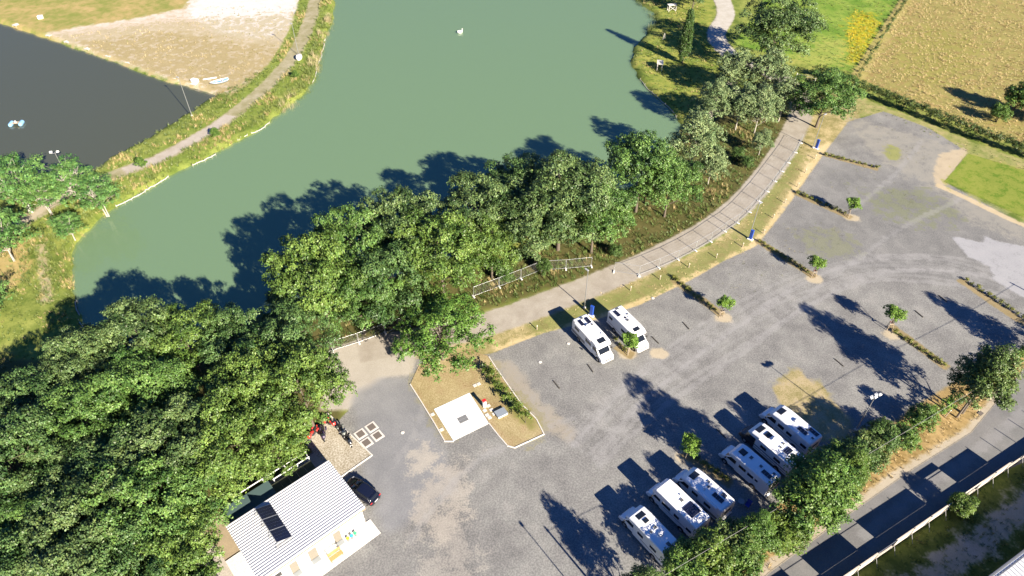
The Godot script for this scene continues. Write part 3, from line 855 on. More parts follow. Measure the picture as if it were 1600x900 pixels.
func build_trees() -> void:
	var bark := mottled("bark", lin(0.07, 0.055, 0.04), lin(0.17, 0.14, 0.11), 0.6)
	var pale_bark := mottled("pale bark", lin(0.28, 0.26, 0.22), lin(0.5, 0.47, 0.42), 0.5)
	var oak_dark := Color(0.046, 0.090, 0.025)
	var oak_light := Color(0.134, 0.208, 0.066)
	var kinds := []
	for i in 5:
		kinds.append(tree_kind(100 + i, {"height": 9.5, "centre": Vector3(0, 6.3, 0), "radius": Vector3(4.9, 3.8, 4.9), "clumps": 66, "clump_size": 1.2, "gap": 0.95, "leaves": 440, "leaf": 0.25, "dark": oak_dark, "light": oak_light, "girth": 0.24, "lump": 1.0, "lump_freq": 1.1 + 0.25 * i, "flat": 0.62, "depth": 0.38}))
	var greens := [leaf_material("oak leaves", Color(0.93, 0.93, 0.96)), leaf_material("blue green leaves", Color(0.84, 0.90, 0.88)), leaf_material("yellow green leaves", Color(0.97, 0.99, 0.82)), leaf_material("fresh leaves", Color(0.93, 1.0, 0.88))]

	# the wood at the lower left: [crown centre x, z, kind, scale, tint, label]
	var wood := [
		[Vector2(-46.66, -57.90), 0, 1.0, 0, "tree at the wood's tip reaching over the pond corner"],
		[Vector2(-52.04, -54.36), 1, 0.95, 0, "tree on the wood's upper edge just left of the pond corner"],
		[Vector2(-40.70, -57.49), 2, 0.95, 2, "tree on the pond shore right of the wood's tip"],
		[Vector2(-34.42, -58.22), 3, 0.92, 1, "tree on the pond shore midway between wood's tip and path fence"],
		[Vector2(-27.69, -56.29), 4, 0.98, 1, "tree at the wood's corner beside the temporary fence"],
		[Vector2(-54.84, -47.66), 2, 1.0, 1, "tree at the left frame edge on the wood's upper side"],
		[Vector2(-47.66, -46.33), 3, 1.0, 3, "tree inside the wood below the edge tree left of pond corner"],
		[Vector2(-42.50, -49.77), 4, 1.05, 3, "bright green tree inside the wood behind the wood's tip"],
		[Vector2(-30.19, -49.77), 1, 1.1, 2, "large yellow green tree at the middle of the wood's right side"],
		[Vector2(-24.10, -49.00), 3, 1.05, 2, "tree leaning over the gravel beside the pebble pad"],
		[Vector2(-52.83, -39.73), 4, 1.0, 1, "tree at the left frame edge level with the car"],
		[Vector2(-46.89, -39.35), 0, 0.98, 0, "grey green tree left of the dark gap in the wood"],
		[Vector2(-41.29, -39.35), 1, 0.98, 1, "pale topped tree in the heart of the wood"],
		[Vector2(-36.61, -41.70), 2, 1.0, 0, "tree in the wood three crowns left of the pebble pad"],
		[Vector2(-29.63, -41.95), 4, 1.0, 2, "tree in the wood two crowns left of the pebble pad"],
		[Vector2(-27.13, -44.30), 0, 0.86, 2, "tree overhanging the pergola behind the building"],
		[Vector2(-47.02, -33.57), 3, 1.0, 3, "tree in the lower left of the wood one crown from the frame"],
		[Vector2(-41.15, -33.23), 2, 1.0, 0, "tree in the lower wood below the pale topped tree"],
		[Vector2(-36.43, -34.95), 0, 1.0, 3, "tree in the lower wood left of the building's tank"],
		[Vector2(-33.18, -37.06), 1, 0.9, 3, "tree touching the corner of the corrugated roof"],
		[Vector2(-32.80, -30.34), 3, 0.85, 2, "yellowish tree by the concrete yard left of the building"],
		[Vector2(-36.15, -28.73), 4, 0.95, 1, "tree at the lower frame edge left of the yellowish tree"],
		[Vector2(-41.14, -27.83), 1, 1.0, 0, "tree at the lower frame edge in the middle of the wood"],
		[Vector2(-46.97, -28.13), 0, 1.0, 1, "tree in the lower left corner of the photo"],
		[Vector2(-59.76, -42.92), 2, 1.0, 0, "tree just beyond the left frame edge of the wood"],
		[Vector2(-55.89, -34.60), 4, 1.0, 0, "lower tree just beyond the left frame edge of the wood"],
		[Vector2(-30.02, -24.56), 2, 0.85, 1, "tree just below the frame beside the concrete yard"],
	]
	var rng := RandomNumberGenerator.new()
	rng.seed = 77
	for w in wood:
		plant(kinds[w[1]], "wood_tree", "round leafy " + w[4], "tree", w[0], greens[w[3]], bark, "trees of the dense wood", rng.randf() * TAU, w[2] * rng.randf_range(0.82, 0.98), rng.randf_range(0.9, 1.36))

	# the row along the pond bank
	var bank := [
		[Vector2(-25.71, -66.44), 1, 1.23, 2, "broad green tree at the left end of the pond bank row"],
		[Vector2(-22.63, -73.13), 3, 1.17, 3, "tall tree standing out over the water, second in the bank row"],
		[Vector2(-15.70, -78.03), 2, 1.17, 0, "tree with a pale crown between the two dark shadow lobes of the bank row"],
		[Vector2(-17.36, -67.28), 4, 1.11, 1, "shaded tree behind the fence in the bank row"],
		[Vector2(-9.89, -71.85), 0, 1.23, 2, "yellow green tree above the bend of the temporary fence"],
		[Vector2(-5.29, -81.78), 4, 1.17, 0, "tree in the middle of the bank row left of the largest crown"],
		[Vector2(1.20, -88.21), 1, 1.17, 1, "tall tree at the water side of the largest crown"],
		[Vector2(7.27, -83.10), 3, 1.46, 0, "largest crown of the bank row, grey green"],
		[Vector2(11.13, -89.19), 0, 0.99, 0, "tree tucked behind the largest crown of the bank row"],
		[Vector2(20.86, -93.00), 2, 1.17, 3, "deep green tree at the right end of the bank row"],
		[Vector2(25.49, -91.74), 4, 0.94, 3, "smaller deep green tree beside the willow"],
		[Vector2(3.62, -79.28), 2, 1.1, 0, "front tree below the largest crown, behind the fence bend"],
		[Vector2(12.46, -82.36), 1, 1.05, 3, "front tree between the largest crown and the deep green tree"],
		[Vector2(-2.99, -76.35), 3, 0.95, 2, "front tree at the fence left of the largest crown"],
		[Vector2(-20.52, -64.95), 2, 0.95, 3, "front tree at the left fence below the bank row"],
	]
	for w in bank:
		plant(kinds[w[1]], "bank_tree", w[4], "tree", w[0], greens[w[3]], bark, "trees along the pond bank", rng.randf() * TAU, w[2] * 0.9, 1.12 + 0.2 * rng.randf())

	# the open tree on the dry island
	var open_kind := tree_kind(131, {"height": 8.0, "centre": Vector3(0, 5.2, 0), "radius": Vector3(5.6, 3.0, 5.6), "clumps": 100, "clump_size": 0.95, "gap": 0.8, "leaves": 210, "leaf": 0.25, "dark": Color(0.06, 0.115, 0.026), "light": Color(0.13, 0.21, 0.05), "girth": 0.24, "lump": 0.7, "flat": 0.7, "limb_share": 0.6})
	plant(open_kind, "island_tree", "open light green tree on the dry grass bed above the service slab", "tree", Vector2(-9.26, -60.30), greens[3], bark, "", 0.4, 1.08)

	# pale willows at the right end of the pond
	var willow_leaf := leaf_material("willow leaves", Color(1, 1, 1), 0.25)
	var willows := []
	for i in 3:
		willows.append(tree_kind(150 + i, {"height": 8.5, "centre": Vector3(0, 5.6, 0), "radius": Vector3(3.1, 3.6, 3.1), "clumps": 85, "clump_size": 0.78, "gap": 0.8, "leaves": 240, "leaf": 0.2, "dark": Color(0.11, 0.17, 0.07), "light": Color(0.215, 0.29, 0.13), "girth": 0.13, "lump": 0.7, "taper": 0.25, "flat": 0.9, "up": 0.2, "limb_share": 0.5}))
	var wil := [
		[Vector2(31.96, -104.09), 0, 1.25, "grey green willow at the water's edge beside the deep green tree"],
		[Vector2(34.75, -101.10), 2, 0.75, "low grey green willow between the bank willow and the path"],
		[Vector2(39.08, -120.57), 1, 1.0, "slender willow with a white trunk nearest the pond"],
		[Vector2(44.06, -119.81), 2, 0.95, "middle willow with a white trunk in the pale grove"],
		[Vector2(47.42, -118.44), 0, 1.0, "willow on the path side of the pale grove"],
		[Vector2(45.92, -132.57), 2, 1.1, "willow at the top left of the pale grove beside the gravel path"],
		[Vector2(51.85, -130.45), 1, 1.2, "tall willow at the back of the pale grove"],
		[Vector2(53.55, -123.18), 0, 0.95, "willow hanging over the footpath"],
		[Vector2(46.32, -110.74), 2, 0.55, "low willow bush beside the curve of the footpath"],
	]
	for w in wil:
		plant(willows[w[1]], "willow_tree", w[3], "tree", w[0], willow_leaf, pale_bark, "pale willows", rng.randf() * TAU, w[2])
	plant(kinds[3], "round_tree", "big round tree at the meadow corner beside the white path", "tree", Vector2(57.37, -145.79), greens[0], bark, "", 1.0, 1.5, 1.0)
	plant(kinds[1], "round_tree", "mid green tree at the junction of footpath and gravel lot", "tree", Vector2(60.30, -120.79), greens[3], bark, "", 2.0, 1.08, 0.95)
	plant(kinds[4], "round_tree", "dark tree at the top frame edge behind the wooden tables", "tree", Vector2(46.80, -179.21), greens[1], bark, "", 3.0, 0.75)

	# cypress
	var cy := []
	rng.seed = 5
	for i in 190:
		var t := rng.randf()
		var y := 0.5 + t * 11.2
		var w := 1.7 * sin(PI * clampf(0.12 + t * 0.86, 0, 1)) * (1.05 - 0.35 * t) + 0.08
		var a := rng.randf() * TAU
		cy.append({"at": Vector3(cos(a) * w * 0.62, y, sin(a) * w * 0.62), "r": Vector3(0.42, 0.85, 0.42), "count": 80, "size": 0.24, "color": Color(0.035, 0.075, 0.018).lerp(Color(0.075, 0.13, 0.035), rng.randf()), "up": 0.3})
	var cyp := {"trunk": limbs(rng, 10, 10, 0.18, [], 0.0), "crown": leaves(rng, cy)}
	plant(cyp, "cypress_tree", "tall narrow dark cypress on the grassy point", "tree", Vector2(38.98, -149.50), leaf_material("cypress leaves", Color(1, 1, 1), 0.2), bark)

	# light, layered robinias on the dike end
	var rob := []
	for i in 2:
		rob.append(tree_kind(170 + i, {"height": 8.5, "centre": Vector3(0, 5.6, 0), "radius": Vector3(4.2, 3.4, 4.2), "clumps": 78, "clump_size": 0.95, "gap": 0.75, "leaves": 105, "leaf": 0.30, "dark": Color(0.05, 0.13, 0.035), "light": Color(0.12, 0.225, 0.06), "girth": 0.14, "lump": 0.7, "flat": 0.42, "up": 0.9, "limb_share": 0.8, "stems": 2}))
	var rob_leaf := leaf_material("robinia leaves", Color(1, 1, 1), 0.3)
	for w in [
		[Vector2(-73.03, -94.84), 0, 0.95, "feathery robinia on the dike end in front of the pond light"],
		[Vector2(-67.84, -92.02), 1, 0.8, "feathery robinia with bare white stems by the green shore"],
		[Vector2(-81.13, -93.00), 1, 1.1, "feathery robinia at the left frame edge by the dark pond"],
		[Vector2(-70.47, -85.57), 0, 0.55, "low robinia bush on the shore corner"],
		[Vector2(-77.56, -80.34), 0, 1.0, "dark robinia cut by the left frame edge"],
		[Vector2(-77.38, -92.44), 0, 0.75, "smaller robinia between the two larger ones on the dike end"],
		[Vector2(-73.20, -67.47), 1, 0.7, "robinia just beyond the left frame edge above the wood"]]:
		plant(rob[w[1]], "robinia_tree", w[3], "tree", w[0], rob_leaf, pale_bark, "robinias on the dike end", rng.randf() * TAU, w[2])

	# roadside trees and shrubs between lot and road
	var side_kind := tree_kind(190, {"height": 11, "centre": Vector3(0, 6.6, 0), "radius": Vector3(2.9, 4.8, 2.9), "clumps": 95, "clump_size": 0.85, "gap": 0.75, "leaves": 280, "leaf": 0.23, "dark": Color(0.055, 0.105, 0.024), "light": Color(0.115, 0.175, 0.045), "girth": 0.2, "lump": 0.6, "taper": 0.45, "flat": 0.8})
	var shrub_kinds := []
	for i in 3:
		shrub_kinds.append(tree_kind(200 + i, {"height": 4, "centre": Vector3(0, 2.2, 0), "radius": Vector3(2.1, 2.2, 2.1), "clumps": 60, "clump_size": 0.6, "gap": 0.75, "leaves": 190, "leaf": 0.2, "dark": Color(0.06, 0.11, 0.026), "light": Color(0.13, 0.19, 0.05), "girth": 0.09, "lump": 0.6, "taper": 0.2, "flat": 0.9, "stems": 3, "limb_share": 0.5}))
	plant(side_kind, "roadside_tree", "tall tree behind the right end camper overhanging the road", "tree", Vector2(30.87, -36.49), greens[3], bark, "roadside trees", 0.5, 1.06)
	plant(side_kind, "roadside_tree", "tall tree at the far end of the roadside hedge, under the cable", "tree", Vector2(56.19, -51.55), greens[0], bark, "roadside trees", 2.5, 0.95)
	plant(side_kind, "roadside_tree", "roadside tree behind the gap between the third and fourth camper", "tree", Vector2(24.92, -33.60), greens[3], bark, "roadside trees", 4.0, 0.6)
	plant(side_kind, "roadside_tree", "slim roadside tree behind the black fronted camper", "tree", Vector2(36.90, -40.82), greens[2], bark, "roadside trees", 5.2, 0.62)
	plant(side_kind, "roadside_tree", "roadside tree just beyond the right frame edge above the laurel hedge", "tree", Vector2(71.61, -59.37), greens[0], bark, "roadside trees", 1.2, 0.7)
	plant(side_kind, "roadside_tree", "roadside tree just below the frame left of the front camper", "tree", Vector2(12.75, -27.79), greens[0], bark, "roadside trees", 3.2, 0.62)
	for w in [
		[Vector2(17.22, -30.67), 0, 0.9, 3, "shrub right behind the front left camper"],
		[Vector2(19.79, -31.68), 1, 0.95, 2, "shrub on the lower frame edge behind the front left camper"],
		[Vector2(22.33, -32.90), 2, 0.9, 0, "shrub behind the camper with the rounded front"],
		[Vector2(23.24, -31.68), 1, 0.8, 3, "shrub on the road side at the lower frame edge"],
		[Vector2(27.66, -34.45), 0, 0.85, 2, "shrub on the road side under the tall tree"],
		[Vector2(32.91, -38.76), 2, 0.95, 0, "shrub under the cable right of the tall tree"],
		[Vector2(36.16, -42.54), 0, 0.85, 3, "shrub behind the right end camper"],
		[Vector2(38.73, -43.12), 1, 0.9, 1, "dark shrub at the foot of the floodlight pole"],
		[Vector2(41.01, -44.66), 2, 0.75, 0, "shrub one step up the road from the floodlight pole"],
		[Vector2(43.26, -46.42), 0, 0.75, 1, "grey green shrub right of the floodlight pole"],
		[Vector2(46.02, -46.42), 1, 0.6, 3, "low shrub on the dry verge under the cable"],
		[Vector2(49.57, -49.35), 1, 0.62, 3, "bright shrub in the trimmed laurel run"],
		[Vector2(29.67, -35.02), 1, 0.7, 2, "shrub at the road edge under the tall tree"],
		[Vector2(34.70, -38.14), 2, 0.6, 2, "low shrub hanging to the road edge right of the tall tree"]]:
		plant(shrub_kinds[w[1]], "roadside_shrub", "leafy green " + w[4], "shrub", w[0], greens[w[3]], bark, "roadside shrubs", rng.randf() * TAU, w[2] * 1.22)
	plant(shrub_kinds[0], "fence_shrub", "small light green shrub grown through the panel fence", "shrub", Vector2(49.00, -38.14), greens[2], bark, "", 0.0, 0.62)
	plant(shrub_kinds[1], "field_shrub", "bright green bushy shrub at the right edge of the straw field", "shrub", Vector2(101.89, -126.09), greens[3], bark, "shrubs in the straw field", 0.0, 1.35)
	plant(shrub_kinds[2], "field_shrub", "lower bright green shrub in front of the bushy one in the straw field", "shrub", Vector2(97.17, -123.01), greens[3], bark, "shrubs in the straw field", 2.0, 0.8)
	plant(side_kind, "field_tree", "tree just beyond the right frame edge shading the straw field", "tree", Vector2(108.37, -119.30), greens[3], bark, "", 0.0, 0.8)
	for w in [[Vector2(-57.54, -117.14), 0.4, "bush with reddish flowers on the dike's green pond side"], [Vector2(-67.77, -106.42), 0.42, "round bush on the dike beside the robinias"], [Vector2(-47.79, -141.90), 0.35, "grey bush on the dike by the reeds"]]:
		plant(shrub_kinds[1], "dike_bush", w[2], "bush", w[0], greens[3], bark, "bushes on the dike", rng.randf() * TAU, w[1])
	for w in [[Vector2(42.80, -106.42), 0.5, "dark bush between willow and footpath curve"], [Vector2(41.65, -108.98), 0.55, "dark bush under the pale grove"], [Vector2(-33.85, -70.76), 0.6, "bright bush on the pond shore below the shadow"], [Vector2(-0.96, -75.69), 0.55, "bush behind the temporary fence under the tree row"], [Vector2(4.89, -77.85), 0.5, "bush behind the fence below the largest crown"], [Vector2(16.06, -81.60), 0.45, "bush on the bank between path and deep green tree"]]:
		plant(shrub_kinds[0], "bank_bush", w[2], "bush", w[0], greens[1], bark, "bushes on the pond bank", rng.randf() * TAU, w[1])

	# young staked trees in the lot
	var young := tree_kind(210, {"height": 3.4, "centre": Vector3(0, 2.7, 0), "radius": Vector3(1.05, 0.9, 1.05), "clumps": 26, "clump_size": 0.38, "gap": 0.75, "leaves": 150, "leaf": 0.15, "dark": Color(0.10, 0.17, 0.03), "light": Color(0.17, 0.25, 0.05), "girth": 0.05, "lump": 0.6, "flat": 0.8, "limb_share": 0.8})
	var stake_wood := mottled("stake wood", lin(0.30, 0.24, 0.17), lin(0.52, 0.44, 0.34), 0.5)
	var red_band := mat("red band", lin(0.5, 0.05, 0.04), 0.6)
	for w in [
		[Vector2(56.23, -91.81), 1.0, "staked young tree at the end of the third planted divider", false],
		[Vector2(45.65, -76.83), 1.0, "staked young tree with a red band at its foot", true],
		[Vector2(29.80, -68.42), 0.95, "staked young tree right of the two parked campers", false],
		[Vector2(15.59, -61.40), 1.0, "staked young tree between the two parked campers", false],
		[Vector2(20.56, -45.18), 1.05, "staked young tree in the shadows between the rows of campers", false],
		[Vector2(52.74, -65.91), 1.1, "staked young tree with red and white post near the long tree shadow", true]]:
		var t := plant(young, "young_tree", w[2], "tree", w[0], greens[3], bark, "young staked trees", rng.randf() * TAU, w[1])
		for k in 3:
			var a := TAU * k / 3.0
			var s := Shape.new()
			s.tube([Vector3(cos(a) * 0.42, -0.1, sin(a) * 0.42), Vector3(cos(a) * 0.3, 1.15, sin(a) * 0.3)], [0.045, 0.04], 6)
			part("stake", s.mesh(), stake_wood, t)
		for k in 3:
			var a := TAU * k / 3.0
			var b := TAU * (k + 1) / 3.0
			var s := Shape.new()
			s.box(Vector3((cos(a) + cos(b)) * 0.155, 1.05, (sin(a) + sin(b)) * 0.155), Vector3(0.56, 0.09, 0.03), 0.0, Basis(Vector3.UP, -(Vector2(cos(b), sin(b)) - Vector2(cos(a), sin(a))).angle()))
			part("crossbar", s.mesh(), red_band if w[3] and k == 0 else stake_wood, t)

	# hedges: leafy boxes
	hedge("boundary_hedge", "long dark clipped hedge between the lot verge and the straw field", pts([66.56, -143.13, 70.28, -140.68, 73.48, -135.96, 77.66, -130.90, 83.04, -124.79, 87.86, -118.57, 92.73, -113.42, 98.97, -107.27]), 2.5, 2.4, Color(0.05, 0.085, 0.02), Color(0.09, 0.135, 0.035), greens[0], bark, 21)
	hedge("ditch_hedge", "narrow dark hedge on the ditch between meadow and straw field", pts([109.86, -192.88, 98.10, -175.22, 87.56, -159.10, 76.35, -141.90]), 0.7, 1.0, Color(0.05, 0.09, 0.02), Color(0.09, 0.14, 0.035), greens[0], bark, 22)
	hedge("island_hedge", "clipped hedge along the dry bed right of the service slab", pts([-3.64, -58.48, -1.82, -55.70, 0.00, -52.64, 1.81, -49.73]), 1.5, 1.5, Color(0.06, 0.10, 0.022), Color(0.12, 0.17, 0.04), greens[2], bark, 23)
	hedge("laurel_hedge", "bright green clipped laurel run beside the road under the cable", pts([45.00, -47.14, 48.47, -48.98, 52.54, -51.07, 55.66, -52.64]), 1.6, 2.0, Color(0.07, 0.13, 0.025), Color(0.13, 0.20, 0.045), greens[3], bark, 24)
	hedge("laurel_hedge", "bright green clipped laurel run at the right frame edge", pts([62.88, -56.97, 66.49, -59.37, 69.74, -61.40, 77.07, -65.79]), 1.5, 1.9, Color(0.07, 0.13, 0.025), Color(0.13, 0.20, 0.045), greens[3], bark, 25)

	# small shrubs set out along the bay dividers
	var tuft := []
	for i in 2:
		rng.seed = 300 + i
		var cl := []
		for k in 5: cl.append({"at": Vector3(rng.randf_range(-0.14, 0.14), 0.25 + 0.1 * rng.randf(), rng.randf_range(-0.14, 0.14)), "r": Vector3(0.2, 0.26, 0.2), "count": 34, "size": 0.14, "color": Color(0.09, 0.12, 0.03).lerp(Color(0.17, 0.17, 0.05), rng.randf())})
		tuft.append(leaves(rng, cl))
	rng.seed = 9
	var rows := [[Vector2(24.38, -76.26), Vector2(29.29, -69.45), 11, "divider right of the parked campers"], [Vector2(39.65, -85.07), Vector2(45.14, -77.70), 12, "divider with the red banded tree"], [Vector2(49.86, -98.41), Vector2(56.05, -92.51), 11, "third divider along the footpath"], [Vector2(58.82, -110.51), Vector2(66.75, -106.21), 10, "farthest divider along the footpath"], [Vector2(53.34, -65.18), Vector2(57.52, -59.14), 11, "divider in the long tree shadow"], [Vector2(68.41, -75.69), Vector2(72.73, -68.04), 11, "divider at the right frame edge"], [Vector2(21.35, -45.36), Vector2(24.70, -42.12), 7, "short divider between the camper rows"], [Vector2(14.29, -63.73), Vector2(15.13, -61.86), 3, "divider between the parked campers"]]
	for r in rows:
		for i in r[2]:
			var q: Vector2 = r[0].lerp(r[1], float(i) / (r[2] - 1))
			var t := single("divider_shrub", tuft[i % 2], greens[2], "low shrub, %s from tree end of the %s" % [ORD[r[2] - 1 - i], r[3]], "shrub", "shrubs of " + r[3])
			t.position = Vector3(q.x + rng.randf_range(-0.12, 0.12), 0.0, q.y + rng.randf_range(-0.12, 0.12))
			t.rotation.y = rng.randf() * TAU
			t.scale = Vector3.ONE * rng.randf_range(0.75, 1.25)
	grasses()

func hedge(called: String, label: String, line: PackedVector2Array, width: float, height: float, dark: Color, light: Color, leaf: Material, bark: Material, seed_: int) -> void:
	var rng := RandomNumberGenerator.new()
	rng.seed = seed_
	var p := smooth_line(line)
	var cl := []
	var stems := []
	for i in p.size() - 1:
		var a := p[i]
		var b := p[i + 1]
		var d := b - a
		var side := Vector2(-d.y, d.x).normalized()
		var k := maxi(1, int(d.length() * width * height * 2.4))
		for e in k:
			var q := a + d * rng.randf() + side * rng.randf_range(-0.5, 0.5) * width * 0.8
			cl.append({"at": Vector3(q.x, height * (0.3 + 0.62 * sqrt(rng.randf())) + rng.randf_range(-0.1, 0.16), q.y), "r": Vector3(0.42, 0.36, 0.42), "count": 48, "size": 0.2, "color": dark.lerp(light, rng.randf())})
		for e in maxi(1, int(d.length() / 1.2)):
			var q := a + d * (e + 0.5) / maxf(1.0, d.length() / 1.2)
			stems.append(q)
	var t := thing(called, label, "hedge")
	part("foliage", leaves(rng, cl), leaf, t)
	var s := Shape.new()
	s.tube([Vector3(0, -0.1, 0), Vector3(0.06, height * 0.75, -0.04)], [0.05, 0.02], 5)
	var stem := s.mesh()
	for q in stems:
		part("stem", stem, bark, t).transform = Transform3D(Basis(Vector3.UP, rng.randf() * TAU), Vector3(q.x, 0, q.y))

# tufts of grass as stuff on banks, verges and fields
func grass_patch(called: String, label: String, outline: PackedVector2Array, per_m2: float, height: float, dark: Color, light: Color, dry: Color, dry_share: float, seed_: int, blade: Mesh, keep_off := []) -> void:
	var rng := RandomNumberGenerator.new()
	rng.seed = seed_
	var patch := FastNoiseLite.new()
	patch.seed = seed_
	patch.frequency = 0.12
	patch.fractal_octaves = 3
	var lo := Vector2(1e9, 1e9)
	var hi := -lo
	for p in outline:
		lo = lo.min(p)
		hi = hi.max(p)
	var where := []
	var cols := []
	for i in int((hi.x - lo.x) * (hi.y - lo.y) * per_m2):
		var p := Vector2(rng.randf_range(lo.x, hi.x), rng.randf_range(lo.y, hi.y))
		if not Geometry2D.is_point_in_polygon(p, outline): continue
		var off := false
		for k in keep_off:
			if Geometry2D.is_point_in_polygon(p, k): off = true; break
		if off: continue
		var v := patch.get_noise_2d(p.x, p.y)
		var is_dry := v * 1.3 + rng.randf_range(-0.4, 0.4) > 1.0 - 2.0 * dry_share
		if rng.randf() < -v * 0.9: continue
		var s := height * rng.randf_range(0.5, 1.3) * (1.0 + v * 0.6)
		where.append(Transform3D(Basis(Vector3.UP, rng.randf() * TAU).scaled(Vector3(rng.randf_range(0.7, 1.4) * maxf(height, 0.35), s, rng.randf_range(0.7, 1.4) * maxf(height, 0.35))), Vector3(p.x, ground_height(p) - 0.03, p.y)))
		var c: Color = dry.lerp(light, rng.randf() * 0.3) if is_dry else dark.lerp(light, rng.randf())
		var f := rng.randf_range(0.8, 1.2)
		cols.append(Color(c.r * f, c.g * f, c.b * f))
	var mm := MultiMesh.new()
	mm.transform_format = MultiMesh.TRANSFORM_3D
	mm.use_colors = true
	mm.mesh = blade
	mm.instance_count = where.size()
	for i in where.size():
		mm.set_instance_transform(i, where[i])
		mm.set_instance_color(i, cols[i])
	var o := MultiMeshInstance3D.new()
	o.name = numbered(called)
	o.multimesh = mm
	o.material_override = leaf_material("grass blades", Color(1, 1, 1), 0.4)
	add_child(o)
	tag(o, label, "", "", "stuff")

func ground_height(p: Vector2) -> float:
	var d := maxf(edge_distance(p, pond), edge_distance(p, dark_pond))
	return clampf(WATER_LEVEL - d * 0.8, -2.0, 0.0)

func grass_tuft(blades: int, spread: float, seed_: int, wide := 0.05) -> ArrayMesh:
	var rng := RandomNumberGenerator.new()
	rng.seed = seed_
	var s := Shape.new()
	s.colored = true
	for i in blades:
		var a := rng.randf() * TAU
		var b := Vector3(cos(a), 0, sin(a))
		var foot := b * spread * sqrt(rng.randf())
		var tip := foot + b * rng.randf_range(0.15, 0.5) + Vector3(0, rng.randf_range(0.6, 1.1), 0)
		var w := Vector3(-b.z, 0, b.x) * wide
		s.tri(foot - w, tip, foot + w)
	return s.mesh()

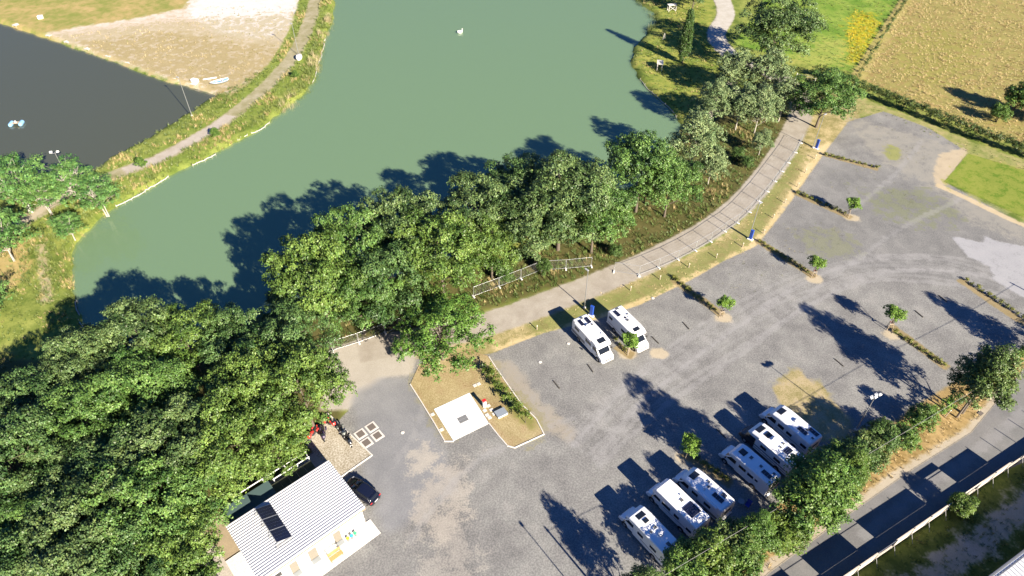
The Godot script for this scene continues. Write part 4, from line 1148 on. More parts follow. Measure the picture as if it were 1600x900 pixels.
func grasses() -> void:
	var tuft := grass_tuft(12, 0.42, 4, 0.06)
	var g0 := Color(0.075, 0.12, 0.025)
	var g1 := Color(0.19, 0.225, 0.06)
	var dry := Color(0.40, 0.31, 0.15)
	var track := ribbon(dike_line, 3.0)
	var footway := ribbon(path_line, 4.6)
	grass_patch("bank_grass", "tall grass on the dike between the ponds", pts([-60.09, -208.05, -52.26, -208.05, -47.82, -188.39, -45.98, -173.36, -44.76, -153.03, -43.85, -140.28, -47.29, -126.81, -50.49, -119.25, -56.13, -111.14, -62.23, -103.72, -67.50, -95.03, -69.22, -90.24, -70.25, -85.55, -68.03, -79.03, -63.35, -70.63, -68.94, -70.63, -80.75, -82.07, -90.16, -99.36, -79.82, -101.31, -75.47, -107.03, -71.97, -114.53, -66.46, -125.25, -62.31, -135.01, -55.17, -147.10, -53.97, -163.67]), 2.6, 0.55, g0, g1, dry, 0.3, 31, tuft, [track])
	grass_patch("shore_grass", "grass on the shore below the robinias", pts([-82.01, -84.74, -70.73, -84.74, -63.79, -71.55, -58.77, -63.97, -59.67, -59.37, -66.43, -56.12, -71.41, -56.12, -88.16, -84.74]), 2.0, 0.4, g0, g1, dry, 0.35, 32, tuft)
	grass_patch("point_grass", "grass on the point with the cypress", pts([27.50, -151.13, 36.93, -171.91, 34.60, -188.12, 33.82, -202.57, 54.85, -202.57, 47.65, -163.44, 49.89, -149.48, 44.38, -131.46, 36.94, -121.03, 33.82, -123.54, 30.35, -136.55]), 2.0, 0.4, g0, g1, dry, 0.25, 33, tuft)
	grass_patch("bank_grass", "grass and weeds between pond and footpath", pts([-33.24, -69.49, -17.16, -73.91, 0.00, -81.64, 16.17, -92.20, 28.12, -106.04, 33.88, -121.03, 55.51, -123.54, 54.17, -118.12, 47.81, -107.30, 42.20, -99.22, 36.76, -92.73, 30.18, -86.74, 22.18, -81.95, 13.72, -77.89, 4.77, -73.91, -3.70, -69.88, -14.40, -66.07, -24.51, -62.47]), 3.2, 0.5, Color(0.06, 0.105, 0.022), Color(0.15, 0.20, 0.055), dry, 0.22, 34, tuft, [footway])
	grass_patch("straw_grass", "dry standing hay", field_straw, 2.2, 0.38, Color(0.20, 0.19, 0.065), Color(0.38, 0.31, 0.14), Color(0.48, 0.38, 0.20), 0.7, 35, tuft)
	grass_patch("meadow_grass", "green meadow grass", field_green, 1.1, 0.35, Color(0.085, 0.155, 0.028), Color(0.16, 0.22, 0.05), Color(0.24, 0.24, 0.08), 0.2, 36, tuft)
	grass_patch("meadow_flowers", "yellow flowers in the meadow", pts([89.76, -180.69, 93.47, -178.56, 91.63, -170.39, 80.24, -150.49, 76.50, -149.50, 81.67, -162.74]), 2.2, 0.45, Color(0.42, 0.33, 0.02), Color(0.55, 0.40, 0.03), Color(0.22, 0.26, 0.05), 0.4, 37, tuft)
	grass_patch("strip_grass", "short dry grass between footpath and lot", pts([-2.60, -61.40, 5.59, -71.02, 14.39, -75.12, 22.71, -79.18, 31.07, -83.79, 37.99, -90.07, 43.96, -97.65, 49.95, -106.42, 55.75, -116.19, 60.00, -111.17, 53.82, -103.13, 46.34, -93.23, 39.21, -83.79, 32.78, -80.08, 27.03, -75.97, 18.56, -70.49, 11.79, -67.40, 4.45, -64.94]), 1.3, 0.16, Color(0.13, 0.16, 0.045), Color(0.26, 0.23, 0.09), Color(0.46, 0.36, 0.19), 0.6, 38, tuft, [footway])
	grass_patch("verge_grass", "grass verge along the clipped hedge", pts([65.03, -140.99, 72.81, -132.28, 81.72, -121.76, 88.30, -114.34, 97.78, -105.17, 95.92, -101.92, 85.78, -111.17, 80.75, -119.54, 74.46, -126.09, 66.62, -126.09]), 1.5, 0.2, g0, g1, dry, 0.35, 39, tuft)
	grass_patch("roadside_grass", "dry verge grass along the road", pts([69.12, -61.06, 57.14, -54.05, 42.81, -46.42, 35.15, -41.71, 26.29, -35.75, 18.28, -30.02, 21.33, -29.05, 26.76, -31.68, 35.31, -37.23, 45.92, -43.63, 55.79, -49.07, 63.33, -55.60]), 2.2, 0.3, Color(0.16, 0.15, 0.05), Color(0.34, 0.27, 0.12), Color(0.48, 0.36, 0.18), 0.65, 40, tuft)
	grass_patch("yard_grass", "rough grass in the fenced yard", pts([35.82, -30.67, 48.01, -38.14, 54.07, -41.47, 60.66, -44.14, 69.35, -47.32, 59.36, -31.01, 44.34, -27.17, 34.21, -27.17]), 2.4, 0.3, Color(0.05, 0.09, 0.02), Color(0.11, 0.15, 0.04), Color(0.2, 0.18, 0.08), 0.2, 41, tuft)
	grass_patch("island_grass", "short dry grass on the bed around the slab", island, 1.6, 0.12, Color(0.17, 0.18, 0.06), Color(0.36, 0.31, 0.15), Color(0.54, 0.44, 0.27), 0.65, 42, tuft)
	grass_patch("lawn_grass", "mown lawn grass", lawn, 3.0, 0.08, Color(0.09, 0.15, 0.015), Color(0.14, 0.19, 0.025), Color(0.17, 0.2, 0.04), 0.2, 43, tuft)
	grass_patch("sand_tufts", "dry tufts scattered on the sandy flat", pts([-110.80, -163.48, -89.16, -172.38, -79.54, -182.86, -55.85, -182.86, -53.82, -153.85, -56.55, -141.90, -63.18, -135.96, -82.28, -146.27]), 0.55, 0.3, Color(0.16, 0.17, 0.05), Color(0.32, 0.28, 0.13), Color(0.45, 0.37, 0.22), 0.5, 46, tuft)
	for q in [[pts([65.76, -100.73, 71.72, -98.79, 69.99, -92.34, 63.89, -90.58, 62.42, -95.04]), "between the third divider and the lawn"], [pts([48.97, -88.87, 55.06, -89.72, 53.76, -83.16, 47.67, -81.60]), "beside the red banded tree"], [pts([73.76, -124.28, 82.27, -114.57, 75.22, -106.85, 68.68, -111.17]), "at the far end of the lot"], [pts([0.00, -58.27, 4.01, -52.05, 7.89, -50.11, 5.39, -47.32, 2.39, -51.07]), "beside the island kerb"], [pts([28.51, -78.58, 38.34, -82.37, 42.82, -77.12, 32.74, -71.55]), "in the bay right of the parked campers"], [pts([38.14, -81.60, 49.81, -93.23, 52.37, -88.03, 44.24, -78.58]), "in the bay above the red banded tree"], [pts([53.93, -102.72, 63.07, -108.98, 70.30, -100.73, 59.14, -95.04]), "in the far bay"]]:
		grass_patch("gravel_weeds", "scattered weeds in the gravel " + q[1], q[0], 0.7, 0.12, Color(0.09, 0.11, 0.035), Color(0.17, 0.17, 0.07), Color(0.3, 0.26, 0.14), 0.3, 50 + q[1].length(), tuft)
	var reed := grass_tuft(16, 0.4, 8, 0.035)
	grass_patch("shore_reeds", "reeds at the edge of the green pond", pts([-46.90, -179.84, -43.40, -163.90, -43.63, -153.25, -43.07, -140.48, -43.82, -132.39, -46.32, -125.95, -48.81, -127.52, -47.18, -134.64, -45.99, -143.53, -47.05, -156.69, -47.76, -171.60]), 1.6, 1.1, g0, g1, Color(0.4, 0.33, 0.2), 0.4, 44, reed)
	grass_patch("shore_reeds", "reeds along the point", pts([34.58, -187.75, 37.55, -173.61, 33.32, -164.65, 32.43, -166.16, 35.86, -173.21, 33.32, -191.43]), 2.5, 1.3, Color(0.04, 0.06, 0.015), Color(0.12, 0.15, 0.04), Color(0.3, 0.25, 0.12), 0.2, 45, reed)

# ================================================================== vehicles
# a smooth skin through rounded cross sections [z, half width, bottom, top], long axis z
func loft(sections: Array, power := 3.2, around := 20) -> ArrayMesh:
	var rows := []
	for q in sections:
		var row := []
		var mid: float = (q[2] + q[3]) / 2.0
		var hh: float = (q[3] - q[2]) / 2.0
		for k in around:
			var a := TAU * k / around
			var ca := cos(a)
			var sa := sin(a)
			row.append(Vector3(signf(ca) * pow(absf(ca), 2.0 / power) * q[1], mid + signf(sa) * pow(absf(sa), 2.0 / power) * hh, q[0]))
		rows.append(row)
	var s := Shape.new()
	var norm := func(i: int, k: int) -> Vector3:
		var a: Vector3 = rows[mini(i + 1, rows.size() - 1)][k] - rows[maxi(i - 1, 0)][k]
		var b: Vector3 = rows[i][(k + 1) % around] - rows[i][(k + around - 1) % around]
		var n := a.cross(b).normalized()
		var c := Vector3(0, (sections[i][2] + sections[i][3]) / 2.0, sections[i][0])
		return n if n.dot(rows[i][k] - c) >= 0.0 else -n
	for i in rows.size() - 1:
		for k in around:
			var m := (k + 1) % around
			s.stri(rows[i][k], rows[i + 1][k], rows[i + 1][m], norm.call(i, k), norm.call(i + 1, k), norm.call(i + 1, m))
			s.stri(rows[i][k], rows[i + 1][m], rows[i][m], norm.call(i, k), norm.call(i + 1, m), norm.call(i, m))
	s.face(rows[0], rows[1][0] * 0.5 + rows[1][around / 2] * 0.5)
	s.face(rows[-1], rows[-2][0] * 0.5 + rows[-2][around / 2] * 0.5)
	return s.mesh()

func box_mesh(at: Vector3, size: Vector3, bevel := 0.0, turn := Basis.IDENTITY) -> ArrayMesh:
	var s := Shape.new()
	s.box(at, size, bevel, turn)
	return s.mesh()

func tube_mesh(p: Array, r: Array, sides := 8) -> ArrayMesh:
	var s := Shape.new()
	s.tube(p, r, sides)
	return s.mesh()

func outline_mesh(o: PackedVector2Array, half: float, x0: float, bevel := 0.0) -> ArrayMesh:
	var s := Shape.new()
	s.slab(o, half, bevel, x0)
	return s.mesh()

func wheel(parent: Node3D, at: Vector3, radius: float, width: float) -> void:
	var side := signf(at.x)
	var t := part("wheel", tube_mesh([Vector3(at.x - width / 2.0, at.y, at.z), Vector3(at.x - width / 2.0 + 0.03, at.y, at.z), Vector3(at.x + width / 2.0 - 0.03, at.y, at.z), Vector3(at.x + width / 2.0, at.y, at.z)], [radius * 0.9, radius, radius, radius * 0.9], 18), mat("tyre", lin(0.018, 0.018, 0.019), 0.9), parent)
	part("rim", tube_mesh([Vector3(at.x, at.y, at.z), Vector3(at.x + side * (width / 2.0 + 0.012), at.y, at.z)], [radius * 0.6, radius * 0.58], 14), mat("rim", lin(0.45, 0.46, 0.48), 0.35, 0.7), t)

func gelcoat() -> StandardMaterial3D:
	return mat("gelcoat", lin(0.78, 0.79, 0.80), 0.32, 0.0, {"clearcoat_enabled": true, "clearcoat": 0.5, "clearcoat_roughness": 0.15})

func dark_glass() -> StandardMaterial3D:
	return mat("dark glass", lin(0.012, 0.015, 0.02), 0.06, 0.0, {"metallic_specular": 0.6})

func solar_material() -> StandardMaterial3D:
	return mat("solar cells", lin(0.010, 0.012, 0.028), 0.14, 0.0, {"metallic_specular": 0.55})

func solar_panel(parent: Node3D, at: Vector3, sx: float, sz: float, rows := 3, turn := Basis.IDENTITY, called := "solar_panel") -> void:
	var alu := mat("aluminium", lin(0.55, 0.56, 0.58), 0.4, 0.8)
	var p := part(called, box_mesh(Vector3.ZERO, Vector3(sx, 0.035, sz), 0.006), alu, parent)
	p.transform = Transform3D(turn, at)
	for k in rows:
		var w := (sz - 0.04) / rows
		part("cell_strip", box_mesh(Vector3(0, 0.0195, -sz / 2.0 + 0.02 + w * (k + 0.5)), Vector3(sx - 0.04, 0.004, w - 0.012)), solar_material(), p)

func hatch(parent: Node3D, at: Vector3, sx: float, sz: float, dark := false) -> void:
	var f := part("roof_hatch", box_mesh(at + Vector3(0, 0.035, 0), Vector3(sx, 0.07, sz), 0.02), gelcoat() if not dark else mat("black plastic", lin(0.02, 0.02, 0.022), 0.5), parent)
	part("dome", box_mesh(at + Vector3(0, 0.085, 0), Vector3(sx - 0.1, 0.05, sz - 0.1), 0.022), dark_glass() if dark else mat("smoked dome", lin(0.10, 0.105, 0.11), 0.12), f)

# A camper; its origin is on the ground under the middle of the rear, the front looks to -z.
# roof: [[what, share of the roof's length from the rear, across -1..1, width, length], ...]
func camper(label: String, rear: Vector2, yaw: float, o: Dictionary) -> Node3D:
	var t := thing("camper_van", label, "camper", Vector3(rear.x, 0, rear.y), -deg_to_rad(yaw), "campers parked in the lot")
	var R: float = o.roof
	var top: float = o.get("top", 2.85)
	var white := gelcoat()
	var cabm: Material = o.get("cab", white)
	var black := mat("black plastic", lin(0.02, 0.02, 0.022), 0.5)
	var glass := dark_glass()
	var kind: String = o.get("kind", "low")
	var hw: float = o.get("half", 1.13)
	var prof: PackedVector2Array
	var join := R - 1.25
	if kind == "alcove":
		prof = PackedVector2Array([Vector2(0, 0.45), Vector2(0.02, 2.5), Vector2(-0.12, top - 0.06), Vector2(-0.4, top), Vector2(-(R - 1.3), top + 0.05), Vector2(-(R - 0.5), top - 0.02), Vector2(-(R - 0.08), top - 0.38), Vector2(-R, top - 0.75), Vector2(-(R - 0.2), top - 0.98), Vector2(-join, 1.95), Vector2(-join, 0.45)])
	elif kind == "van":
		prof = PackedVector2Array([Vector2(0, 0.42), Vector2(0.02, 2.2), Vector2(-0.1, top - 0.1), Vector2(-0.4, top), Vector2(-(R - 1.0), top), Vector2(-(R - 0.35), top - 0.14), Vector2(-R, top - 0.5), Vector2(-(R - 0.1), top - 0.72), Vector2(-join, 2.1), Vector2(-join, 0.42)])
	else:
		prof = PackedVector2Array([Vector2(0, 0.45), Vector2(0.03, 2.5), Vector2(-0.06, top - 0.1), Vector2(-0.25, top), Vector2(-(R - 1.5), top), Vector2(-(R - 0.55), top - 0.13), Vector2(-(R - 0.05), top - 0.45), Vector2(-R, top - 0.56), Vector2(-(R - 0.2), top - 0.72), Vector2(-join, 2.08), Vector2(-join, 0.45)])
	part("body", outline_mesh(prof, hw, 0.0, 0.1), white, t)
	part("chassis", box_mesh(Vector3(0, 0.38, -R * 0.45), Vector3(hw * 1.7, 0.26, R * 0.86), 0.02), black, t)
	# cab
	var f: float = R + o.get("nose", 0.95)
	var cab := PackedVector2Array([Vector2(-(join - 0.1), 0.42), Vector2(-(f - 0.1), 0.36), Vector2(-f, 0.55), Vector2(-(f - 0.02), 0.82), Vector2(-(f - 0.22), 1.08), Vector2(-(f - 0.72), 1.26), Vector2(-(R - 0.55), 2.06), Vector2(-(R - 0.8), 2.14), Vector2(-(join - 0.1), 2.14)])
	var c := part("cab", outline_mesh(cab, 1.0, 0.0, 0.09), cabm, t)
	var a := Vector2(-(f - 0.76), 1.30)
	var b := Vector2(-(R - 0.58), 2.03)
	var d := b - a
	var lean := Basis(Vector3.RIGHT, Vector3(0, d.x, -d.y).normalized(), Vector3(0, d.y, d.x).normalized())
	var ws := part("windscreen", box_mesh(Vector3.ZERO, Vector3(1.68, 0.03, d.length()), 0.008), glass, t)
	ws.transform = Transform3D(lean, Vector3(0, (a.y + b.y) / 2.0, (a.x + b.x) / 2.0) + lean.y * 0.018)
	var gr := part("grille", box_mesh(Vector3(0, 0.70, -f - 0.005), Vector3(1.1, 0.22, 0.05), 0.02), black, t)
	part("badge", box_mesh(Vector3(0, 0.72, -f - 0.034), Vector3(0.16, 0.1, 0.01)), mat("chrome", lin(0.6, 0.6, 0.62), 0.2, 0.9), gr)
	part("bumper", box_mesh(Vector3(0, 0.47, -f + 0.06), Vector3(1.9, 0.24, 0.3), 0.07), black if o.get("dark_bumper", false) else cabm, t)
	for s in [-1.0, 1.0]:
		part("headlight", box_mesh(Vector3(s * 0.74, 0.90, -f + 0.09), Vector3(0.32, 0.2, 0.16), 0.05), mat("headlight glass", lin(0.22, 0.23, 0.25), 0.08), t)
		part("side_window", outline_mesh(PackedVector2Array([Vector2(-(f - 0.95), 1.34), Vector2(-(R - 0.5), 1.96), Vector2(-(join + 0.05), 1.96), Vector2(-(join + 0.05), 1.34)]), 0.012, s * 0.998), glass, t)
		var mir := part("mirror", box_mesh(Vector3(s * 1.24, 1.52, -(f - 1.0)), Vector3(0.2, 0.34, 0.14), 0.05), black, t)
		part("arm", tube_mesh([Vector3(s * 0.97, 1.45, -(f - 1.05)), Vector3(s * 1.18, 1.5, -(f - 1.0))], [0.03, 0.03], 6), black, mir)
		part("tail_light", box_mesh(Vector3(s * (hw - 0.2), 0.9, 0.012), Vector3(0.16, 0.5, 0.03), 0.01), mat("tail light", lin(0.35, 0.02, 0.02), 0.2), t)
		for z in [-(f - 0.95), -1.75]:
			part("wheel_arch", tube_mesh([Vector3(s * 0.6, 0.40, z), Vector3(s * (hw if z > -2.0 else 1.0) + s * 0.004, 0.40, z)], [0.43, 0.43], 18), black, t)
			wheel(t, Vector3(s * ((hw if z > -2.0 else 1.0) - 0.08), 0.345, z), 0.345, 0.2)
	# windows of the living part: [side, share along, length, height above ground, height]
	for w in o.get("windows", []):
		var wn := part("window", box_mesh(Vector3(w[0] * (hw + 0.004), w[3], -R * w[1]), Vector3(0.03, w[4], w[2]), 0.012), glass, t)
		part("frame", box_mesh(Vector3(w[0] * (hw + 0.012), w[3] + w[4] / 2.0 + 0.02, -R * w[1]), Vector3(0.03, 0.03, w[2] + 0.06)), mat("grey trim", lin(0.25, 0.25, 0.26), 0.5), wn)
	part("rear_window", box_mesh(Vector3(0, 1.9, 0.022), Vector3(1.1, 0.55, 0.03), 0.012), glass, t)
	part("rear_bumper", box_mesh(Vector3(0, 0.5, 0.05), Vector3(hw * 1.9, 0.2, 0.14), 0.04), o.get("cab", white), t)
	part("number_plate", box_mesh(Vector3(0, 0.62, 0.13), Vector3(0.5, 0.11, 0.01)), mat("plate", lin(0.7, 0.7, 0.68), 0.5), t)
	# door
	if o.has("door"):
		var dr := part("door", box_mesh(Vector3(o.door[0] * (hw + 0.006), 1.45, -R * o.door[1]), Vector3(0.025, 1.75, 0.62), 0.01), mat("door white", lin(0.70, 0.71, 0.72), 0.4), t)
		part("door_window", box_mesh(Vector3(o.door[0] * (hw + 0.02), 1.85, -R * o.door[1]), Vector3(0.012, 0.6, 0.36)), glass, dr)
	# stripes
	for s in o.get("stripes", []):
		for e in [-1.0, 1.0]:
			part("stripe", box_mesh(Vector3(e * (hw + 0.003), s[0], -R * s[2]), Vector3(0.01, s[1], R * s[3])), s[4], t)
	if o.has("awning"):
		var aw := part("awning_case", tube_mesh([Vector3(o.awning * (hw + 0.06), top - 0.18, -R * 0.12), Vector3(o.awning * (hw + 0.06), top - 0.18, -R * 0.74)], [0.085, 0.085], 8), mat("awning white", lin(0.72, 0.72, 0.72), 0.4), t)
		part("end_cap", box_mesh(Vector3(o.awning * (hw + 0.06), top - 0.18, -R * 0.74 - 0.03), Vector3(0.18, 0.18, 0.06), 0.02), mat("grey trim", lin(0.25, 0.25, 0.26), 0.5), aw)
	for q in o.get("items", []):
		var at := Vector3(q[2] * (hw - 0.25), top, -R * q[1])
		match q[0]:
			"hatch": hatch(t, at, q[3], q[4])
			"dark": hatch(t, at, q[3], q[4], true)
			"solar": solar_panel(t, at + Vector3(0, 0.05, 0), q[3], q[4])
			"nose":
				var slope := Basis(Vector3.RIGHT, -0.17)
				var n := part("skylight", box_mesh(Vector3.ZERO, Vector3(q[3], 0.05, q[4]), 0.02), mat("black plastic", lin(0.02, 0.02, 0.022), 0.5), t)
				n.transform = Transform3D(slope, Vector3(at.x, top - 0.075, at.z))
				part("pane", box_mesh(Vector3(0, 0.028, 0), Vector3(q[3] - 0.1, 0.014, q[4] - 0.1)), glass, n)
			"dish":
				part("satellite_dish", loft([[at.z - 0.3, 0.1, top + 0.05, top + 0.1], [at.z - 0.2, 0.26, top + 0.02, top + 0.24], [at.z, 0.33, top + 0.0, top + 0.32], [at.z + 0.2, 0.26, top + 0.02, top + 0.24], [at.z + 0.3, 0.1, top + 0.05, top + 0.1]], 2.2), mat("dish white", lin(0.72, 0.72, 0.73), 0.35), t).position.x = at.x
			"flatdish":
				var arm := part("satellite_dish", box_mesh(Vector3(0, 0.42, 0), Vector3(0.78, 0.04, 0.5), 0.015, Basis(Vector3.RIGHT, 0.7)), mat("dish white", lin(0.72, 0.72, 0.73), 0.35), t)
				arm.position = at
				part("mast", tube_mesh([Vector3.ZERO, Vector3(0, 0.4, 0)], [0.06, 0.05], 8), mat("grey trim", lin(0.25, 0.25, 0.26), 0.5), arm)
			"unit":
				part("air_unit", box_mesh(at + Vector3(0, 0.1, 0), Vector3(q[3], 0.2, q[4]), 0.07), white, t)
			"vent":
				part("roof_vent", tube_mesh([at, at + Vector3(0, 0.14, 0), at + Vector3(0, 0.17, 0)], [0.12, 0.12, 0.06], 10), white, t)
	if o.get("ladder", false):
		var ld := part("ladder", tube_mesh([Vector3(0.55, 0.6, 0.12), Vector3(0.55, top + 0.1, 0.12), Vector3(0.55, top + 0.12, -0.3)], [0.02, 0.02, 0.02], 6), mat("aluminium", lin(0.55, 0.56, 0.58), 0.4, 0.8), t)
		part("rail", tube_mesh([Vector3(0.9, 0.6, 0.12), Vector3(0.9, top + 0.1, 0.12), Vector3(0.9, top + 0.12, -0.3)], [0.02, 0.02, 0.02], 6), mat("aluminium", lin(0.55, 0.56, 0.58), 0.4, 0.8), ld)
		for k in 7: part("rung", tube_mesh([Vector3(0.55, 0.8 + 0.3 * k, 0.12), Vector3(0.9, 0.8 + 0.3 * k, 0.12)], [0.015, 0.015], 5), mat("aluminium", lin(0.55, 0.56, 0.58), 0.4, 0.8), ld)
	return t

func build_vehicles() -> void:
	var grey := mat("grey decal", lin(0.18, 0.185, 0.19), 0.4)
	var navy := mat("dark decal", lin(0.03, 0.035, 0.05), 0.4)
	var blackpaint := mat("black paint", lin(0.012, 0.012, 0.014), 0.2, 0.0, {"clearcoat_enabled": true, "clearcoat": 1.0})
	var L := [[-1.0, 0.32, 0.9, 1.75, 0.42], [-1.0, 0.62, 0.8, 1.8, 0.45], [1.0, 0.4, 0.8, 1.8, 0.42], [1.0, 0.15, 0.7, 1.8, 0.42]]
	camper("white camper with two roof solar panels and long awning, left of the small tree", Vector2(9.21, -65.69), 149.6, {"roof": 6.0, "nose": 1.0, "windows": [[1.0, 0.2, 1.0, 1.9, 0.42], [1.0, 0.68, 0.8, 1.8, 0.45], [-1.0, 0.4, 0.9, 1.8, 0.42]], "door": [1.0, 0.58], "awning": 1.0, "stripes": [[0.95, 0.5, 0.3, 0.55, grey]],
		"items": [["hatch", 0.1, 0.0, 0.5, 0.45], ["solar", 0.21, 0.62, 0.55, 1.15], ["solar", 0.22, -0.55, 0.6, 1.2], ["dish", 0.36, 0.1, 0, 0], ["hatch", 0.38, -0.62, 0.4, 0.4], ["nose", 0.86, 0.0, 1.15, 0.75], ["vent", 0.72, -0.8, 0, 0]]})
	camper("white camper with one roof solar panel, right of the small tree", Vector2(14.22, -67.37), 148.4, {"roof": 5.7, "nose": 1.05, "dark_bumper": false, "windows": [[1.0, 0.14, 0.7, 1.95, 0.4], [1.0, 0.62, 0.9, 1.8, 0.42], [-1.0, 0.4, 0.9, 1.8, 0.42]], "stripes": [[1.0, 0.06, 0.4, 0.7, grey]],
		"items": [["hatch", 0.08, -0.1, 0.62, 0.5], ["solar", 0.21, 0.55, 0.6, 1.2], ["hatch", 0.36, -0.75, 0.4, 0.35], ["dark", 0.42, 0.0, 0.32, 0.3], ["hatch", 0.52, 0.05, 0.5, 0.48], ["vent", 0.45, -0.55, 0, 0], ["nose", 0.84, 0.0, 1.0, 0.6]]})
	camper("front left white camper with a ribbed skylight and a white roof dome", Vector2(16.65, -32.13), -36.5, {"roof": 6.2, "nose": 0.9, "windows": L, "stripes": [[1.1, 0.1, 0.35, 0.5, navy]],
		"items": [["nose", 0.83, 0.0, 1.1, 0.7], ["dark", 0.7, 0.0, 0.62, 0.5], ["hatch", 0.52, 0.25, 0.45, 0.45], ["hatch", 0.5, -0.55, 0.38, 0.38], ["dish", 0.38, 0.2, 0, 0], ["hatch", 0.18, 0.0, 0.52, 0.5]]})
	camper("white camper with a tall rounded front over the cab and one big black solar panel", Vector2(20.13, -35.21), -37.8, {"kind": "alcove", "roof": 6.3, "top": 3.02, "nose": 0.75, "windows": [[-1.0, 0.66, 1.2, 1.85, 0.5], [-1.0, 0.42, 0.7, 1.8, 0.48], [-1.0, 0.14, 0.7, 1.5, 0.4], [1.0, 0.5, 0.9, 1.8, 0.42]], "stripes": [[1.3, 0.06, 0.4, 0.6, navy]],
		"items": [["solar", 0.3, 0.1, 1.45, 1.5], ["unit", 0.1, 0.1, 0.62, 0.6], ["hatch", 0.52, 0.1, 0.5, 0.5], ["vent", 0.6, 0.5, 0, 0]]})
	camper("white camper with twin rear roof panels parked beside the rounded front one", Vector2(23.22, -37.26), -38.6, {"roof": 5.75, "nose": 0.95, "windows": L, "awning": -1.0, "stripes": [[0.95, 0.35, 0.3, 0.5, grey]],
		"items": [["nose", 0.84, 0.0, 1.1, 0.75], ["hatch", 0.57, 0.65, 0.4, 0.4], ["hatch", 0.5, 0.05, 0.42, 0.42], ["vent", 0.52, -0.6, 0, 0], ["solar", 0.24, -0.2, 0.62, 1.35], ["hatch", 0.2, 0.62, 0.62, 0.7]]})
	camper("white van camper with a black roof skylight, third from the right end", Vector2(29.13, -40.36), -37.2, {"kind": "van", "roof": 5.7, "top": 2.8, "nose": 1.05, "half": 1.1, "windows": [[-1.0, 0.62, 0.95, 1.8, 0.45], [-1.0, 0.42, 0.8, 1.75, 0.42], [-1.0, 0.28, 0.4, 1.8, 0.3], [1.0, 0.5, 0.9, 1.8, 0.42]],
		"items": [["dark", 0.8, 0.0, 0.8, 0.8], ["hatch", 0.62, 0.15, 0.55, 0.45], ["hatch", 0.38, 0.1, 0.45, 0.42], ["solar", 0.2, -0.25, 0.62, 1.2], ["hatch", 0.12, 0.55, 0.4, 0.4]]})
	camper("white camper with a black cab front and striped side", Vector2(32.48, -42.59), -35.5, {"roof": 6.5, "nose": 0.95, "cab": blackpaint, "ladder": true, "windows": L, "awning": -1.0, "stripes": [[1.25, 0.12, 0.42, 0.8, navy], [0.85, 0.05, 0.42, 0.8, navy]],
		"items": [["nose", 0.87, 0.0, 1.2, 0.7], ["dark", 0.7, 0.0, 0.85, 0.7], ["flatdish", 0.55, 0.1, 0, 0], ["hatch", 0.4, -0.25, 0.38, 0.38], ["hatch", 0.42, 0.5, 0.38, 0.38], ["solar", 0.28, 0.1, 1.05, 0.75], ["dark", 0.17, 0.1, 0.42, 0.42], ["solar", 0.07, 0.1, 1.1, 0.6]]})
	camper("white camper at the right end of the row with a rounded roof dome", Vector2(35.31, -45.57), -34.8, {"roof": 6.0, "nose": 1.0, "windows": [[-1.0, 0.66, 0.85, 1.8, 0.5], [-1.0, 0.46, 0.75, 1.75, 0.42], [-1.0, 0.12, 0.8, 1.75, 0.42], [1.0, 0.5, 0.9, 1.8, 0.42]], "stripes": [[1.2, 0.05, 0.4, 0.7, navy]],
		"items": [["nose", 0.85, 0.0, 1.1, 0.75], ["dish", 0.52, 0.2, 0, 0], ["solar", 0.3, -0.4, 0.62, 1.25], ["hatch", 0.26, 0.2, 0.42, 0.42], ["solar", 0.16, 0.65, 0.6, 1.3], ["hatch", 0.08, -0.3, 0.4, 0.4]]})

	car()
	motorbike("black motorbike standing on the pebble pad", Vector2(-19.54, -47.14), 150.0, mat("bike black", lin(0.010, 0.010, 0.012), 0.18, 0.0, {"clearcoat_enabled": true, "clearcoat": 1.0}), mat("black plastic", lin(0.02, 0.02, 0.022), 0.5))
	motorbike("grey green motorbike behind the black one on the pebble pad", Vector2(-20.54, -48.42), 148.0, mat("bike grey", lin(0.10, 0.11, 0.10), 0.4), mat("grey trim", lin(0.25, 0.25, 0.26), 0.5))
	motorbike("red and black motorbike half hidden under the tree above the pebble pad", Vector2(-22.25, -49.63), 120.0, mat("bike red", lin(0.45, 0.03, 0.02), 0.25, 0.0, {"clearcoat_enabled": true, "clearcoat": 1.0}), mat("black plastic", lin(0.02, 0.02, 0.022), 0.5))
	motorbike("orange red motorbike under the leaves at the pebble pad corner", Vector2(-24.04, -48.05), 200.0, mat("bike red", lin(0.45, 0.03, 0.02), 0.25), mat("black plastic", lin(0.02, 0.02, 0.022), 0.5))
	motorbike("dark violet motorbike half hidden under leaves on the pebble pad", Vector2(-22.72, -48.05), 165.0, mat("bike violet", lin(0.05, 0.035, 0.07), 0.3), mat("black plastic", lin(0.02, 0.02, 0.022), 0.5))

